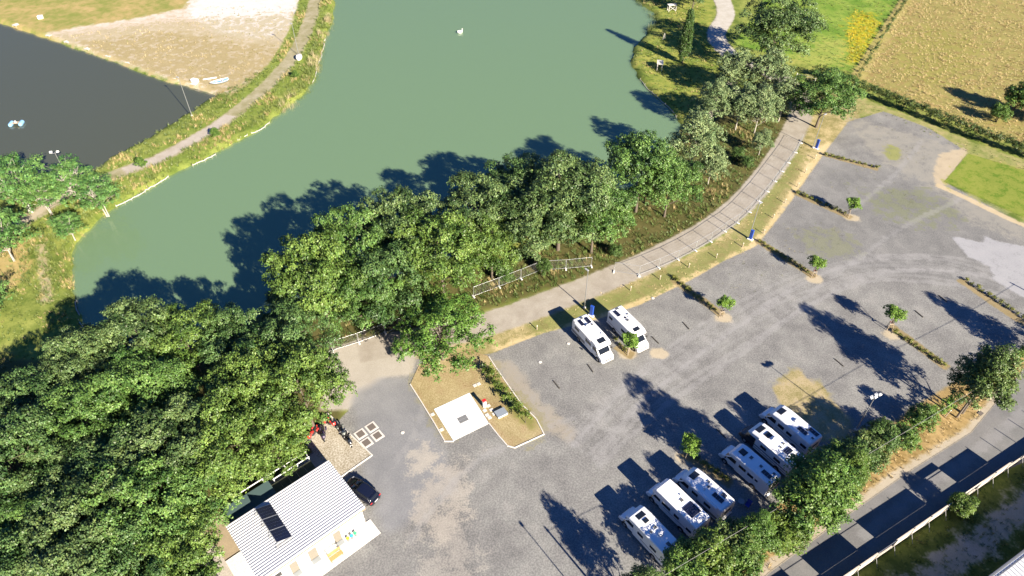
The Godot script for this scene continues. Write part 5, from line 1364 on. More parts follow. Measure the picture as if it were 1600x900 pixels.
func car() -> void:
	# front to the upper left; origin at the middle of the car
	var a := Vector2(-19.13, -41.93)
	var b := Vector2(-14.61, -38.89)
	var mid := (a + b) / 2.0
	var dir := (a - b).normalized()
	var t := thing("parked_car", "black hatchback parked beside the corrugated roof building", "car", Vector3(mid.x, 0, mid.y), -atan2(dir.x, -dir.y))
	var paint := mat("car paint", lin(0.008, 0.009, 0.018), 0.16, 0.15, {"clearcoat_enabled": true, "clearcoat": 1.0, "clearcoat_roughness": 0.05})
	var glass := dark_glass()
	part("body", loft([[2.16, 0.66, 0.36, 0.80], [2.08, 0.82, 0.28, 0.92], [1.7, 0.9, 0.24, 0.98], [0.8, 0.915, 0.22, 0.97], [-0.4, 0.915, 0.22, 0.95], [-1.1, 0.905, 0.23, 0.92], [-1.7, 0.87, 0.26, 0.82], [-2.05, 0.76, 0.3, 0.7], [-2.17, 0.58, 0.36, 0.6]], 4.2), paint, t)
	part("cabin_glass", loft([[2.0, 0.58, 0.86, 0.98], [1.78, 0.68, 0.86, 1.26], [1.4, 0.72, 0.86, 1.41], [0.6, 0.735, 0.86, 1.455], [-0.1, 0.73, 0.86, 1.45], [-0.45, 0.70, 0.86, 1.36], [-1.1, 0.66, 0.86, 0.98], [-1.2, 0.6, 0.86, 0.92]], 4.0), glass, t)
	part("roof", loft([[1.62, 0.52, 1.33, 1.40], [1.35, 0.60, 1.36, 1.445], [0.6, 0.63, 1.38, 1.478], [-0.05, 0.62, 1.38, 1.472], [-0.3, 0.56, 1.36, 1.425]], 4.0), paint, t)
	for s in [-1.0, 1.0]:
		part("pillar", tube_mesh([Vector3(s * 0.66, 1.37, -0.32), Vector3(s * 0.78, 0.93, -1.1)], [0.04, 0.05], 6), paint, t)
		part("pillar", tube_mesh([Vector3(s * 0.66, 1.38, 1.5), Vector3(s * 0.76, 0.94, 1.95)], [0.06, 0.08], 6), paint, t)
		part("roof_rail", tube_mesh([Vector3(s * 0.64, 1.46, 1.25), Vector3(s * 0.66, 1.49, 0.5), Vector3(s * 0.65, 1.46, -0.15)], [0.015, 0.018, 0.015], 6), mat("black plastic", lin(0.02, 0.02, 0.022), 0.5), t)
		part("mirror", box_mesh(Vector3(s * 0.99, 0.98, -0.72), Vector3(0.2, 0.14, 0.12), 0.05), paint, t)
		part("headlight", box_mesh(Vector3(s * 0.66, 0.66, -1.98), Vector3(0.32, 0.14, 0.2), 0.06), mat("headlight glass", lin(0.22, 0.23, 0.25), 0.08), t)
		part("tail_light", box_mesh(Vector3(s * 0.68, 0.82, 2.08), Vector3(0.34, 0.14, 0.12), 0.05), mat("tail light", lin(0.35, 0.02, 0.02), 0.2), t)
		for z in [-1.32, 1.32]: wheel(t, Vector3(s * 0.83, 0.32, z), 0.32, 0.2)
	part("spoiler", box_mesh(Vector3(0, 1.385, 1.78), Vector3(1.1, 0.035, 0.26), 0.015, Basis(Vector3.RIGHT, -0.08)), paint, t)
	part("number_plate", box_mesh(Vector3(0, 0.62, 2.175), Vector3(0.52, 0.11, 0.015)), mat("plate", lin(0.7, 0.7, 0.68), 0.5), t)
	part("bumper", box_mesh(Vector3(0, 0.38, 2.1), Vector3(1.3, 0.14, 0.16), 0.05), mat("black plastic", lin(0.02, 0.02, 0.022), 0.5), t)

func motorbike(label: String, at: Vector2, yaw: float, paint: Material, trim: Material) -> void:
	var t := thing("motorbike", label, "motorbike", Vector3(at.x, 0.07, at.y), -deg_to_rad(yaw), "motorbikes by the pebble pad")
	for z in [-0.74, 0.74]:
		var ring := []
		for k in 17:
			var a := TAU * k / 16.0
			ring.append(Vector3(0, 0.31 + cos(a) * 0.26, z + sin(a) * 0.26))
		var w := part("wheel", tube_mesh(ring, [0.06], 7), mat("tyre", lin(0.018, 0.018, 0.019), 0.9), t)
		part("hub", tube_mesh([Vector3(-0.09, 0.31, z), Vector3(0.09, 0.31, z)], [0.11, 0.11], 10), mat("rim", lin(0.45, 0.46, 0.48), 0.35, 0.7), w)
	part("engine", box_mesh(Vector3(0, 0.5, 0.02), Vector3(0.4, 0.36, 0.5), 0.08), trim, t)
	part("tank", loft([[-0.42, 0.1, 0.78, 0.92], [-0.3, 0.2, 0.72, 1.02], [-0.05, 0.2, 0.72, 1.04], [0.2, 0.12, 0.74, 0.92]], 2.6), paint, t)
	part("seat", loft([[0.12, 0.12, 0.74, 0.84], [0.35, 0.18, 0.72, 0.84], [0.65, 0.17, 0.76, 0.9], [0.92, 0.1, 0.82, 0.94]], 3.0), mat("seat leather", lin(0.015, 0.014, 0.013), 0.6), t)
	part("fairing", loft([[-0.92, 0.08, 0.74, 0.9], [-0.8, 0.24, 0.62, 1.08], [-0.6, 0.28, 0.6, 1.16], [-0.42, 0.2, 0.66, 1.05]], 2.4), paint, t)
	part("windshield", box_mesh(Vector3(0, 1.22, -0.66), Vector3(0.36, 0.3, 0.02), 0.008, Basis(Vector3.RIGHT, 0.55)), dark_glass(), t)
	part("tail", loft([[0.6, 0.16, 0.62, 0.8], [0.85, 0.15, 0.7, 0.9], [1.08, 0.07, 0.82, 0.92]], 2.6), paint, t)
	for s in [-1.0, 1.0]:
		part("fork", tube_mesh([Vector3(s * 0.1, 0.31, -0.74), Vector3(s * 0.1, 0.98, -0.5)], [0.03, 0.03], 6), mat("chrome", lin(0.6, 0.6, 0.62), 0.2, 0.9), t)
		part("handlebar", tube_mesh([Vector3(s * 0.04, 1.02, -0.48), Vector3(s * 0.26, 1.08, -0.44), Vector3(s * 0.38, 1.05, -0.34)], [0.02, 0.02, 0.025], 6), trim, t)
		part("mirror", box_mesh(Vector3(s * 0.36, 1.2, -0.52), Vector3(0.14, 0.09, 0.03), 0.012), trim, t)
		part("exhaust", tube_mesh([Vector3(s * 0.16, 0.34, -0.1), Vector3(s * 0.2, 0.32, 0.4), Vector3(s * 0.22, 0.42, 0.95)], [0.035, 0.05, 0.06], 7), mat("chrome", lin(0.6, 0.6, 0.62), 0.2, 0.9), t)
		part("pannier", box_mesh(Vector3(s * 0.32, 0.68, 0.62), Vector3(0.22, 0.34, 0.46), 0.06), paint, t)

# ================================================================== building, fences and small things
func put(called: String, label: String, category: String, at: Vector2, turn := 0.0, group := "", y := 0.0) -> Node3D:
	return thing(called, label, category, Vector3(at.x, y, at.y), turn, group)

func heading(a: Vector2, b: Vector2) -> float:
	return -(b - a).angle()

func build_site() -> void:
	service_building()
	service_area()
	path_fences()
	lamps()
	small_lot_things()
	road_side()
	pond_things()

func service_building() -> void:
	# origin at the ground under the roof corner nearest the lot; x along the long side, z towards the wood
	var C := Vector2(-15.58, -36.92)
	var t := thing("service_building", "white washroom building with a corrugated roof and rooftop solar rack", "building", Vector3(C.x, 0, C.y), -2.4266)
	var render := mottled("white render", lin(0.74, 0.73, 0.70), lin(0.82, 0.81, 0.79), 3.0)
	var concrete := mottled("pale concrete", lin(0.52, 0.50, 0.46), lin(0.70, 0.68, 0.64), 1.8, 0.85, 0.02)
	var old_concrete := mottled("old concrete", lin(0.30, 0.27, 0.23), lin(0.46, 0.42, 0.37), 2.2)
	var roofm := mottled("roof sheet", lin(0.46, 0.47, 0.49), lin(0.56, 0.57, 0.59), 2.5, 0.45)
	part("wall", box_mesh(Vector3(6.05, 1.53, 3.85), Vector3(11.4, 3.06, 7.1)), render, t)
	var roof := part("roof", box_mesh(Vector3(6.05, 3.12, 3.85), Vector3(12.1, 0.1, 7.72), 0.01), roofm, t)
	var rib := Shape.new()
	rib.slab(PackedVector2Array([Vector2(-0.075, 0), Vector2(-0.05, 0.1), Vector2(0.05, 0.1), Vector2(0.075, 0)]), 6.05)
	var ribm := rib.mesh()
	for k in 24:
		part("rib", ribm, roofm, roof).position = Vector3(6.05, 3.168, 0.16 + k * 0.322)
	part("gutter", box_mesh(Vector3(6.05, 3.08, -0.06), Vector3(12.1, 0.12, 0.12), 0.03), mat("copper brown", lin(0.32, 0.20, 0.12), 0.5), roof)
	# doors in the front wall
	for d in [[3.62, 0.85], [6.5, 0.95], [8.65, 0.85]]:
		var dr := part("door", box_mesh(Vector3(d[0], 1.02, 0.29), Vector3(d[1], 2.04, 0.06), 0.01), mottled("door panel", lin(0.15, 0.135, 0.11), lin(0.22, 0.20, 0.165), 1.0), t)
		part("frame", box_mesh(Vector3(d[0], 2.07, 0.27), Vector3(d[1] + 0.12, 0.07, 0.1)), mat("grey trim", lin(0.25, 0.25, 0.26), 0.5), dr)
		part("handle", box_mesh(Vector3(d[0] - d[1] * 0.38, 1.02, 0.235), Vector3(0.04, 0.14, 0.05)), mat("chrome", lin(0.6, 0.6, 0.62), 0.2, 0.9), dr)
		part("threshold", box_mesh(Vector3(d[0], 0.11, -0.05), Vector3(d[1], 0.03, 0.55)), mat("grey mat", lin(0.26, 0.28, 0.29), 0.9), t)
	for d in [[10.4, 0.9]]:
		var wn := part("window", box_mesh(Vector3(d[0], 1.7, 0.23), Vector3(d[1], 0.6, 0.05)), dark_glass(), t)
		part("sill", box_mesh(Vector3(d[0], 1.37, 0.2), Vector3(d[1] + 0.1, 0.05, 0.12)), concrete, wn)
	var hood := Shape.new()
	hood.tube([Vector3(4.45, 1.2, 0.2), Vector3(4.5, 1.9, 0.15), Vector3(4.75, 2.25, -0.1), Vector3(5.2, 2.3, -0.3)], [0.03, 0.03, 0.03, 0.03], 6)
	part("wall_pipe", hood.mesh(), mat("white pipe", lin(0.75, 0.75, 0.75), 0.4), t)
	part("apron", box_mesh(Vector3(6.2, 0.045, -0.8), Vector3(12.9, 0.09, 2.1), 0.01), concrete, t)
	part("side_step", box_mesh(Vector3(12.9, 0.06, 3.6), Vector3(1.7, 0.12, 5.0), 0.01), concrete, t)
	part("rear_slab", box_mesh(Vector3(5.4, 0.03, 9.6), Vector3(12.4, 0.06, 4.4)), old_concrete, t)
	part("yard_slab", box_mesh(Vector3(15.2, 0.02, 4.6), Vector3(2.9, 0.04, 8.0)), old_concrete, t)
	# lean-to at the back: teal sheet, darker sheets and white rails on posts
	var teal := mat("teal sheet", lin(0.075, 0.12, 0.12), 0.35)
	part("lean_to_roof", box_mesh(Vector3(8.85, 2.5, 9.05), Vector3(5.2, 0.06, 2.5), 0.02, Basis(Vector3.RIGHT, 0.04)), teal, t)
	for k in 5: part("screen", box_mesh(Vector3(1.9 + k * 0.98, 2.3, 8.75), Vector3(0.94, 0.04, 1.7), 0.01), mat("olive sheet", lin(0.045, 0.05, 0.03), 0.5), t)
	var railm := mat("white rail", lin(0.7, 0.71, 0.72), 0.4)
	for r in [[1.3, 5.8, 10.0], [1.2, 9.4, 10.85]]:
		part("rail", box_mesh(Vector3((r[0] + r[1]) / 2.0, 2.5, r[2]), Vector3(r[1] - r[0], 0.1, 0.1), 0.015), railm, t)
		for k in 4: part("post", box_mesh(Vector3(lerpf(r[0] + 0.1, r[1] - 0.1, k / 3.0), 1.24, r[2]), Vector3(0.09, 2.42, 0.09), 0.01), railm, t)
	# solar rack on the roof: a thing that stands on the building
	var sr := thing("solar_rack", "tilted rack of three solar panels on the corrugated roof", "solar panels", Vector3(C.x, 3.225, C.y), -2.4266)
	var tilt := Basis(Vector3.BACK, 0.45)
	for k in 3: solar_panel(sr, Vector3(8.2, 0.62, 2.75 + k * 1.62), 1.7, 1.56, 4, tilt)
	var steel := mat("galvanised steel", lin(0.42, 0.43, 0.44), 0.45, 0.7)
	for k in 4:
		var z := 2.0 + k * 1.6
		part("strut", tube_mesh([Vector3(8.98, 0.0, z), Vector3(8.96, 0.96, z)], [0.03, 0.03], 6), steel, sr)
		part("foot_bar", tube_mesh([Vector3(7.35, 0.03, z), Vector3(9.3, 0.03, z)], [0.028, 0.028], 6), steel, sr)
		part("brace", tube_mesh([Vector3(9.3, 0.03, z), Vector3(8.6, 0.78, z)], [0.022, 0.022], 6), steel, sr)
	part("back_bar", tube_mesh([Vector3(8.97, 0.9, 1.9), Vector3(8.97, 0.9, 6.9)], [0.028, 0.028], 6), steel, sr)
	# bench and bins stand on the apron
	var wood := mottled("orange bench wood", lin(0.42, 0.20, 0.06), lin(0.58, 0.32, 0.11), 0.8, 0.55)
	var b := thing("bench", "orange slatted wooden bench in front of the white washroom wall", "bench", Vector3(C.x, 0.09, C.y) + Basis(Vector3.UP, -2.4266) * Vector3(4.75, 0, -1.12), -2.4266)
	for k in 4: part("seat_slat", box_mesh(Vector3(0, 0.44, -0.26 + k * 0.135), Vector3(1.5, 0.04, 0.12), 0.01), wood, b)
	for k in 3: part("back_slat", box_mesh(Vector3(0, 0.6 + k * 0.13, 0.3 + k * 0.03), Vector3(1.5, 0.11, 0.035), 0.01), wood, b)
	for s in [-0.66, 0.66]:
		part("leg", box_mesh(Vector3(s, 0.21, -0.02), Vector3(0.06, 0.42, 0.5), 0.015), mat("cast iron", lin(0.03, 0.03, 0.032), 0.6), b)
		part("back_support", box_mesh(Vector3(s, 0.66, 0.33), Vector3(0.05, 0.48, 0.04), 0.01, Basis(Vector3.RIGHT, 0.2)), mat("cast iron", lin(0.03, 0.03, 0.032), 0.6), b)
	var tb := thing("noticeboard", "slanted glass topped board on a steel frame behind the bench", "board", Vector3(C.x, 0.09, C.y) + Basis(Vector3.UP, -2.4266) * Vector3(4.85, 0, -0.45), -2.4266)
	part("panel", box_mesh(Vector3(0, 0.95, 0), Vector3(1.1, 0.04, 0.7), 0.01, Basis(Vector3.RIGHT, 0.3)), mat("pale panel", lin(0.45, 0.5, 0.48), 0.15), tb)
	for s in [-0.48, 0.48]: part("leg", box_mesh(Vector3(s, 0.46, 0), Vector3(0.05, 0.92, 0.05)), mat("grey trim", lin(0.25, 0.25, 0.26), 0.5), tb)
	var names := [["yellow", lin(0.72, 0.50, 0.02)], ["blue", lin(0.02, 0.30, 0.55)], ["green", lin(0.03, 0.42, 0.17)]]
	for k in 3:
		var bn := thing("recycling_bin", names[k][0] + " lidded recycling bin in front of the washroom wall", "bin", Vector3(C.x, 0.09, C.y) + Basis(Vector3.UP, -2.4266) * Vector3(2.84 - k * 0.45, 0, -0.36), -2.4266, "recycling bins")
		var body := Shape.new()
		body.tube([Vector3(0, 0, 0), Vector3(0, 0.52, 0)], [0.14, 0.17], 10)
		part("body", body.mesh(), mat("bin grey", lin(0.16, 0.16, 0.17), 0.6), bn)
		var lid := Shape.new()
		lid.tube([Vector3(0, 0.52, 0), Vector3(0, 0.57, 0), Vector3(0, 0.62, 0)], [0.19, 0.19, 0.12], 10)
		part("lid", lid.mesh(), mat(names[k][0] + " lid", names[k][1], 0.4), bn)

func service_area() -> void:
	var white := mottled("white concrete", lin(0.68, 0.67, 0.64), lin(0.80, 0.79, 0.77), 1.6)
	var kerbm := mottled("kerb concrete", lin(0.46, 0.43, 0.39), lin(0.64, 0.61, 0.57), 1.2)
	var s := Shape.new()
	s.plate(pts([-9.79, -52.05, -5.46, -54.63, -2.86, -49.94, -7.06, -47.41]), 0.09, -0.05)
	var slab := single("service_slab", s.mesh(), white, "white concrete dump station slab with a drain in the middle", "slab")
	var g := part("drain", box_mesh(Vector3.ZERO, Vector3(1.25, 0.03, 0.95), 0.008), mat("drain frame", lin(0.30, 0.31, 0.32), 0.6), slab)
	var c := Vector2(-6.06, -50.52)
	g.transform = Transform3D(Basis(Vector3.UP, heading(Vector2(-9.79, -52.05), Vector2(-5.46, -54.63))), Vector3(c.x, 0.1, c.y))
	for k in 10:
		for j in 2:
			part("grate_bar", box_mesh(Vector3(-0.52 + k * 0.115, 0.022, -0.22 + j * 0.44), Vector3(0.05, 0.02, 0.38)), mat("dark steel", lin(0.06, 0.06, 0.065), 0.5, 0.5), g)
	for q in [["kerb", pts([-13.19, -56.02, -11.32, -52.94, -9.54, -49.92, -8.09, -47.32, -7.05, -47.32]), "white kerb along the lot side of the dry grass bed"], ["kerb", pts([-2.84, -49.92, -1.63, -48.14, -0.54, -46.69, 0.31, -46.42, 2.00, -47.32, 3.89, -48.33]), "white kerb curving round the right tip of the dry grass bed"], ["kerb", pts([3.89, -48.33, 3.01, -50.59, 1.21, -52.84, -0.41, -55.70, -2.12, -58.81, -3.10, -60.71]), "worn kerb along the hedge of the dry grass bed"], ["kerb", pts([-16.58, -45.36, -18.29, -43.80, -20.01, -42.21]), "white kerb on the lot edge of the pebble pad"], ["kerb", pts([-23.00, -51.46, -19.85, -48.51, -16.59, -45.44]), "white kerb on the drain side of the pebble pad"]]:
		var k := Shape.new()
		k.kerb(q[1], 0.14, 0.13)
		single(q[0], k.mesh(), kerbm, q[2], "kerb", "kerbs of the beds")
	# red topped service column
	var col := put("service_column", "white service column with a red top beside the dump slab", "column", Vector2(-3.46, -52.44), heading(Vector2(-9.79, -52.05), Vector2(-5.46, -54.63)), "", 0.06)
	part("post", box_mesh(Vector3(0, 0.6, 0), Vector3(0.42, 1.2, 0.4), 0.03), mat("column white", lin(0.7, 0.7, 0.68), 0.5), col)
	part("cap", box_mesh(Vector3(0, 1.26, 0), Vector3(0.52, 0.14, 0.5), 0.04), mat("cap red", lin(0.55, 0.03, 0.03), 0.4), col)
	part("tap", tube_mesh([Vector3(0.1, 0.7, -0.2), Vector3(0.1, 0.7, -0.3), Vector3(0.1, 0.62, -0.33)], [0.025, 0.025, 0.025], 6), mat("chrome", lin(0.6, 0.6, 0.62), 0.2, 0.9), col)
	part("hose_hook", box_mesh(Vector3(-0.1, 0.95, -0.22), Vector3(0.14, 0.05, 0.08)), mat("grey trim", lin(0.25, 0.25, 0.26), 0.5), col)
	var pit := put("utility_box", "low grey metal utility box on the dry bed beside the hedge", "box", Vector2(-1.36, -51.36), heading(Vector2(-9.79, -52.05), Vector2(-5.46, -54.63)), "", 0.05)
	part("base", box_mesh(Vector3(0, 0.14, 0), Vector3(1.35, 0.28, 1.05), 0.02), kerbm, pit)
	part("lid", box_mesh(Vector3(0, 0.31, 0), Vector3(1.42, 0.06, 1.12), 0.015), mat("lid grey", lin(0.30, 0.34, 0.37), 0.4, 0.3), pit)
	var n := 0
	for q in [Vector2(-4.80, -55.81), Vector2(-4.32, -56.07), Vector2(-2.98, -52.59), Vector2(-2.57, -51.95), Vector2(-2.23, -51.36), Vector2(-3.41, -51.85), Vector2(-3.11, -51.17), Vector2(-2.78, -50.78), Vector2(-9.89, -51.26), Vector2(-8.60, -48.98)]:
		var tile := single("paving_tile", box_mesh(Vector3(0, 0.02, 0), Vector3(0.48, 0.05, 0.42), 0.008), kerbm, "square pale paving tile, %s counted from the far end of the dry bed" % ORD[n], "paving tile", "loose paving tiles on the dry bed")
		tile.position = Vector3(q.x, 0.065, q.y)
		tile.rotation.y = 0.55
		n += 1
	# four framed drain covers
	var a := Vector2(-18.42, -48.33)
	var e := Vector2(-17.21, -49.59)
	var f := Vector2(-17.75, -47.00)
	var ux := (Vector2(-17.35, -49.44) - Vector2(-18.59, -48.37))
	var uy := (Vector2(-17.69, -47.14) - Vector2(-18.59, -48.37))
	n = 0
	for i in 2:
		for j in 2:
			var q: Vector2 = Vector2(-18.39, -48.37) + ux * 0.95 * i + uy * 1.0 * j
			var d := thing("drain_cover", "square drain cover in a pale frame, the %s of four by the pebble pad" % ["upper left", "lower", "upper", "right"][i * 2 + j], "drain cover", Vector3(q.x, 0.012, q.y), -ux.angle(), "four drain covers")
			part("frame", box_mesh(Vector3(0, 0.02, 0), Vector3(1.3, 0.05, 1.3), 0.01), kerbm, d)
			part("plate", box_mesh(Vector3(0, 0.05, 0), Vector3(0.86, 0.02, 0.86)), mottled("rusty iron", lin(0.09, 0.075, 0.065), lin(0.17, 0.145, 0.125), 0.4), d)
	for q in [[Vector2(-16.68, -34.52), "pale flat cover plate in the gravel by the washroom apron"], [Vector2(7.73, -63.14), "pale stone lying in the gravel left of the parked campers"], [Vector2(3.76, -59.81), "pale stone lying in the gravel well left of the parked campers"], [Vector2(20.66, -72.09), "pale flat stone in the gravel behind the parked campers"], [Vector2(-13.33, -48.60), "small white stone near the drain covers"]]:
		var st := single("flat_stone", loft([[-0.22, 0.12, 0.0, 0.05], [-0.1, 0.25, 0.0, 0.08], [0.1, 0.23, 0.0, 0.08], [0.22, 0.1, 0.0, 0.05]], 2.4, 10), kerbm, q[1], "stone", "stones in the gravel")
		st.position = Vector3(q[0].x, 0.012, q[0].y)

func fence_run(label: String, feet: PackedVector2Array) -> void:
	var t := thing("temporary_fence", label, "fence", Vector3.ZERO, 0.0, "temporary mesh fences along the path")
	var zinc := mat("zinc tube", lin(0.52, 0.54, 0.56), 0.35, 0.6)
	var footm := mottled("foot concrete", lin(0.60, 0.59, 0.56), lin(0.76, 0.75, 0.72), 0.6)
	var foot := Shape.new()
	foot.box(Vector3(0, 0.07, 0), Vector3(0.72, 0.14, 0.24), 0.03)
	var fm := foot.mesh()
	for i in feet.size():
		var d := (feet[mini(i + 1, feet.size() - 1)] - feet[maxi(i - 1, 0)]).angle()
		part("foot", fm, footm, t).transform = Transform3D(Basis(Vector3.UP, -d + PI / 2), Vector3(feet[i].x, 0.02, feet[i].y))
		if i == feet.size() - 1: break
		var a := feet[i]
		var b := feet[i + 1]
		var l := (b - a).length() - 0.08
		var m := (a + b) / 2.0
		var s := Shape.new()
		s.tube([Vector3(-l / 2, 0.12, 0), Vector3(-l / 2, 2.0, 0)], [0.024, 0.024], 6)
		s.tube([Vector3(l / 2, 0.12, 0), Vector3(l / 2, 2.0, 0)], [0.024, 0.024], 6)
		s.tube([Vector3(-l / 2, 1.97, 0), Vector3(l / 2, 1.97, 0)], [0.022, 0.022], 6)
		s.tube([Vector3(-l / 2, 0.22, 0), Vector3(l / 2, 0.22, 0)], [0.022, 0.022], 6)
		var fr := part("panel_frame", s.mesh(), zinc, t)
		fr.transform = Transform3D(Basis(Vector3.UP, -(b - a).angle()), Vector3(m.x, 0.0, m.y))
		var w := Shape.new()
		for k in int(l / 0.16): w.box(Vector3(-l / 2 + 0.16 * (k + 0.7), 1.1, 0.0), Vector3(0.005, 1.72, 0.005))
		for k in 5: w.box(Vector3(0, 0.5 + 0.3 * k, 0.0), Vector3(l - 0.06, 0.005, 0.005))
		part("wire_mesh", w.mesh(), zinc, fr).set_meta("kind", "stuff")
		part("clamp", box_mesh(Vector3(l / 2 + 0.03, 1.7, 0), Vector3(0.14, 0.07, 0.1), 0.02), mat("grey trim", lin(0.25, 0.25, 0.26), 0.5), fr)

func path_fences() -> void:
	fence_run("temporary mesh fence along the lot side of the curving footpath", pts([19.25, -76.98, 22.54, -78.73, 25.83, -80.68, 28.95, -82.84, 31.84, -85.07, 34.70, -87.69, 37.32, -89.89, 40.08, -92.87, 42.51, -95.96, 44.71, -98.79, 46.93, -101.92, 49.09, -105.05, 51.09, -107.91, 53.44, -111.40, 55.45, -114.80]))
	fence_run("temporary mesh fence between the tree row and the footpath", pts([-5.65, -72.36, -1.91, -74.42, 1.35, -76.26, 4.51, -78.14, 8.25, -78.44, 12.23, -79.03]))
	fence_run("temporary mesh fence beside the wood at the left end of the footpath", pts([-26.86, -60.60, -24.32, -61.74, -21.01, -63.26, -17.64, -65.06, -14.43, -66.65]))
	fence_run("single temporary fence panel crossing the footpath", pts([15.55, -77.85, 19.25, -76.98]))
	# bollards
	var wood := mottled("bollard wood", lin(0.26, 0.21, 0.15), lin(0.44, 0.37, 0.28), 0.5)
	var cream := mat("bollard top", lin(0.62, 0.56, 0.45), 0.6)
	var n := 0
	for q in [Vector2(3.49, -65.79), Vector2(17.58, -73.73), Vector2(22.32, -76.11), Vector2(27.19, -78.88), Vector2(31.92, -81.14), Vector2(36.67, -83.79), Vector2(40.94, -87.19), Vector2(43.64, -91.28), Vector2(46.81, -95.59), Vector2(50.45, -100.34), Vector2(53.18, -104.76), Vector2(56.42, -109.42)]:
		var b := put("bollard", "wooden bollard with a pale head, %s along the dry strip counted from the campers" % ORD[n], "bollard", q, 0.0, "bollards along the dry strip")
		part("post", tube_mesh([Vector3(0, -0.1, 0), Vector3(0, 0.72, 0)], [0.07, 0.07], 9), wood, b)
		part("head", tube_mesh([Vector3(0, 0.72, 0), Vector3(0, 0.82, 0), Vector3(0, 0.87, 0)], [0.095, 0.095, 0.05], 9), cream, b)
		n += 1

func lamp(label: String, at: Vector2, height: float, turn: float, heads := 1, group := "lamp posts") -> Node3D:
	var t := put("lamp_post", label, "lamp post", at, turn, group)
	var steel := mat("galvanised steel", lin(0.42, 0.43, 0.44), 0.45, 0.7)
	part("pole", tube_mesh([Vector3(0, -0.2, 0), Vector3(0, height * 0.5, 0), Vector3(0, height, 0)], [0.075, 0.06, 0.045], 8), steel, t)
	part("base", box_mesh(Vector3(0, 0.1, 0), Vector3(0.34, 0.22, 0.34), 0.03), mottled("kerb concrete", lin(0.46, 0.43, 0.39), lin(0.64, 0.61, 0.57), 1.2), t)
	if heads == 1:
		var h := part("lamp_head", box_mesh(Vector3(0.28, height + 0.02, 0), Vector3(0.72, 0.09, 0.3), 0.035), mat("lamp grey", lin(0.30, 0.31, 0.32), 0.4), t)
		part("lens", box_mesh(Vector3(0.36, height - 0.035, 0), Vector3(0.44, 0.02, 0.22)), mat("lamp lens", lin(0.55, 0.56, 0.55), 0.2), h)
	else:
		part("crossarm", tube_mesh([Vector3(-0.6, height - 0.1, 0), Vector3(0.6, height - 0.1, 0)], [0.04, 0.04], 6), steel, t)
		for k in heads:
			var x := lerpf(-0.55, 0.55, k / float(heads - 1))
			var h := part("floodlight", box_mesh(Vector3(x, height + 0.12, 0.1 if k % 2 else -0.1), Vector3(0.46, 0.38, 0.14), 0.03, Basis(Vector3.RIGHT, 0.9 if k % 2 else -0.9)), mat("lamp grey light", lin(0.55, 0.57, 0.58), 0.35), t)
			part("glass", box_mesh(Vector3(x, height + 0.19, 0.15 if k % 2 else -0.15), Vector3(0.38, 0.3, 0.02), 0.0, Basis(Vector3.RIGHT, 0.9 - PI / 2 if k % 2 else PI / 2 - 0.9)), mat("lamp lens", lin(0.55, 0.56, 0.55), 0.2), h)
	return t

func pedestal(label: String, at: Vector2, turn: float) -> void:
	var t := put("power_pedestal", label, "power pedestal", at, turn, "blue power pedestals")
	part("base", box_mesh(Vector3(0, 0.07, 0), Vector3(0.9, 0.14, 0.6), 0.02), mottled("white concrete", lin(0.68, 0.67, 0.64), lin(0.80, 0.79, 0.77), 1.6), t)
	var b := part("cabinet", box_mesh(Vector3(0, 0.99, 0), Vector3(0.5, 1.7, 0.3), 0.03), mat("pedestal blue", lin(0.02, 0.07, 0.36), 0.4), t)
	part("panel", box_mesh(Vector3(0, 1.1, 0.155), Vector3(0.22, 0.7, 0.015)), mat("panel white", lin(0.7, 0.71, 0.72), 0.5), b)
	for k in 3: part("socket", box_mesh(Vector3(0, 0.86 + k * 0.22, 0.17), Vector3(0.12, 0.1, 0.03), 0.01), mat("socket blue", lin(0.03, 0.1, 0.3), 0.5), b)
	part("cap", box_mesh(Vector3(0, 1.87, 0), Vector3(0.56, 0.06, 0.36), 0.02), mat("pedestal blue", lin(0.02, 0.07, 0.36), 0.4), t)

func lamps() -> void:
	lamp("tall lamp post standing in the dark pond's edge by the dike", Vector2(-65.05, -125.31), 8.3, 2.6)
	lamp("lamp post on the dike beside the white tank", Vector2(-49.63, -153.17), 7.5, 2.6)
	lamp("lamp post between the two parked campers and the footpath", Vector2(10.46, -70.10), 7.2, 2.2)
	lamp("lamp post beside the blue pedestal on the bend of the path", Vector2(38.21, -85.88), 7.0, 0.6)
	lamp("lamp post beside the farthest blue pedestal", Vector2(57.27, -113.19), 7.0, 0.6)
	lamp("floodlight pole with several heads beside the roadside shrubs", Vector2(41.98, -48.98), 6.6, 0.5, 4)
	lamp("twin floodlight pole rising out of the robinias", Vector2(-76.43, -98.79), 8.0, 0.3, 2)
	lamp("lamp post just below the frame whose shadow falls on the gravel", Vector2(Vector2(1.18, -36.49).x + 1.178 * 7.4, Vector2(1.18, -36.49).y + 1.569 * 7.4), 7.4, 2.2)
	pedestal("blue power pedestal at the back of the two parked campers", Vector2(11.34, -68.55), 2.5)
	pedestal("blue power pedestal with white panel at the bend of the path", Vector2(38.38, -85.71), 2.4)
	pedestal("blue power pedestal farthest up the path", Vector2(57.81, -112.97), 2.3)
	var tank := put("white_tank", "round white tank on the grassy dike", "tank", Vector2(-49.03, -151.15))
	part("body", loft([[-0.75, 0.3, 0.1, 0.9], [-0.6, 0.6, 0.0, 1.15], [0.0, 0.7, 0.0, 1.25], [0.6, 0.6, 0.0, 1.15], [0.75, 0.3, 0.1, 0.9]], 2.3), mat("tank white", lin(0.78, 0.78, 0.77), 0.5), tank)
	part("lid", tube_mesh([Vector3(0, 1.2, 0), Vector3(0, 1.32, 0)], [0.22, 0.22], 10), mat("bin grey", lin(0.16, 0.16, 0.17), 0.6), tank)

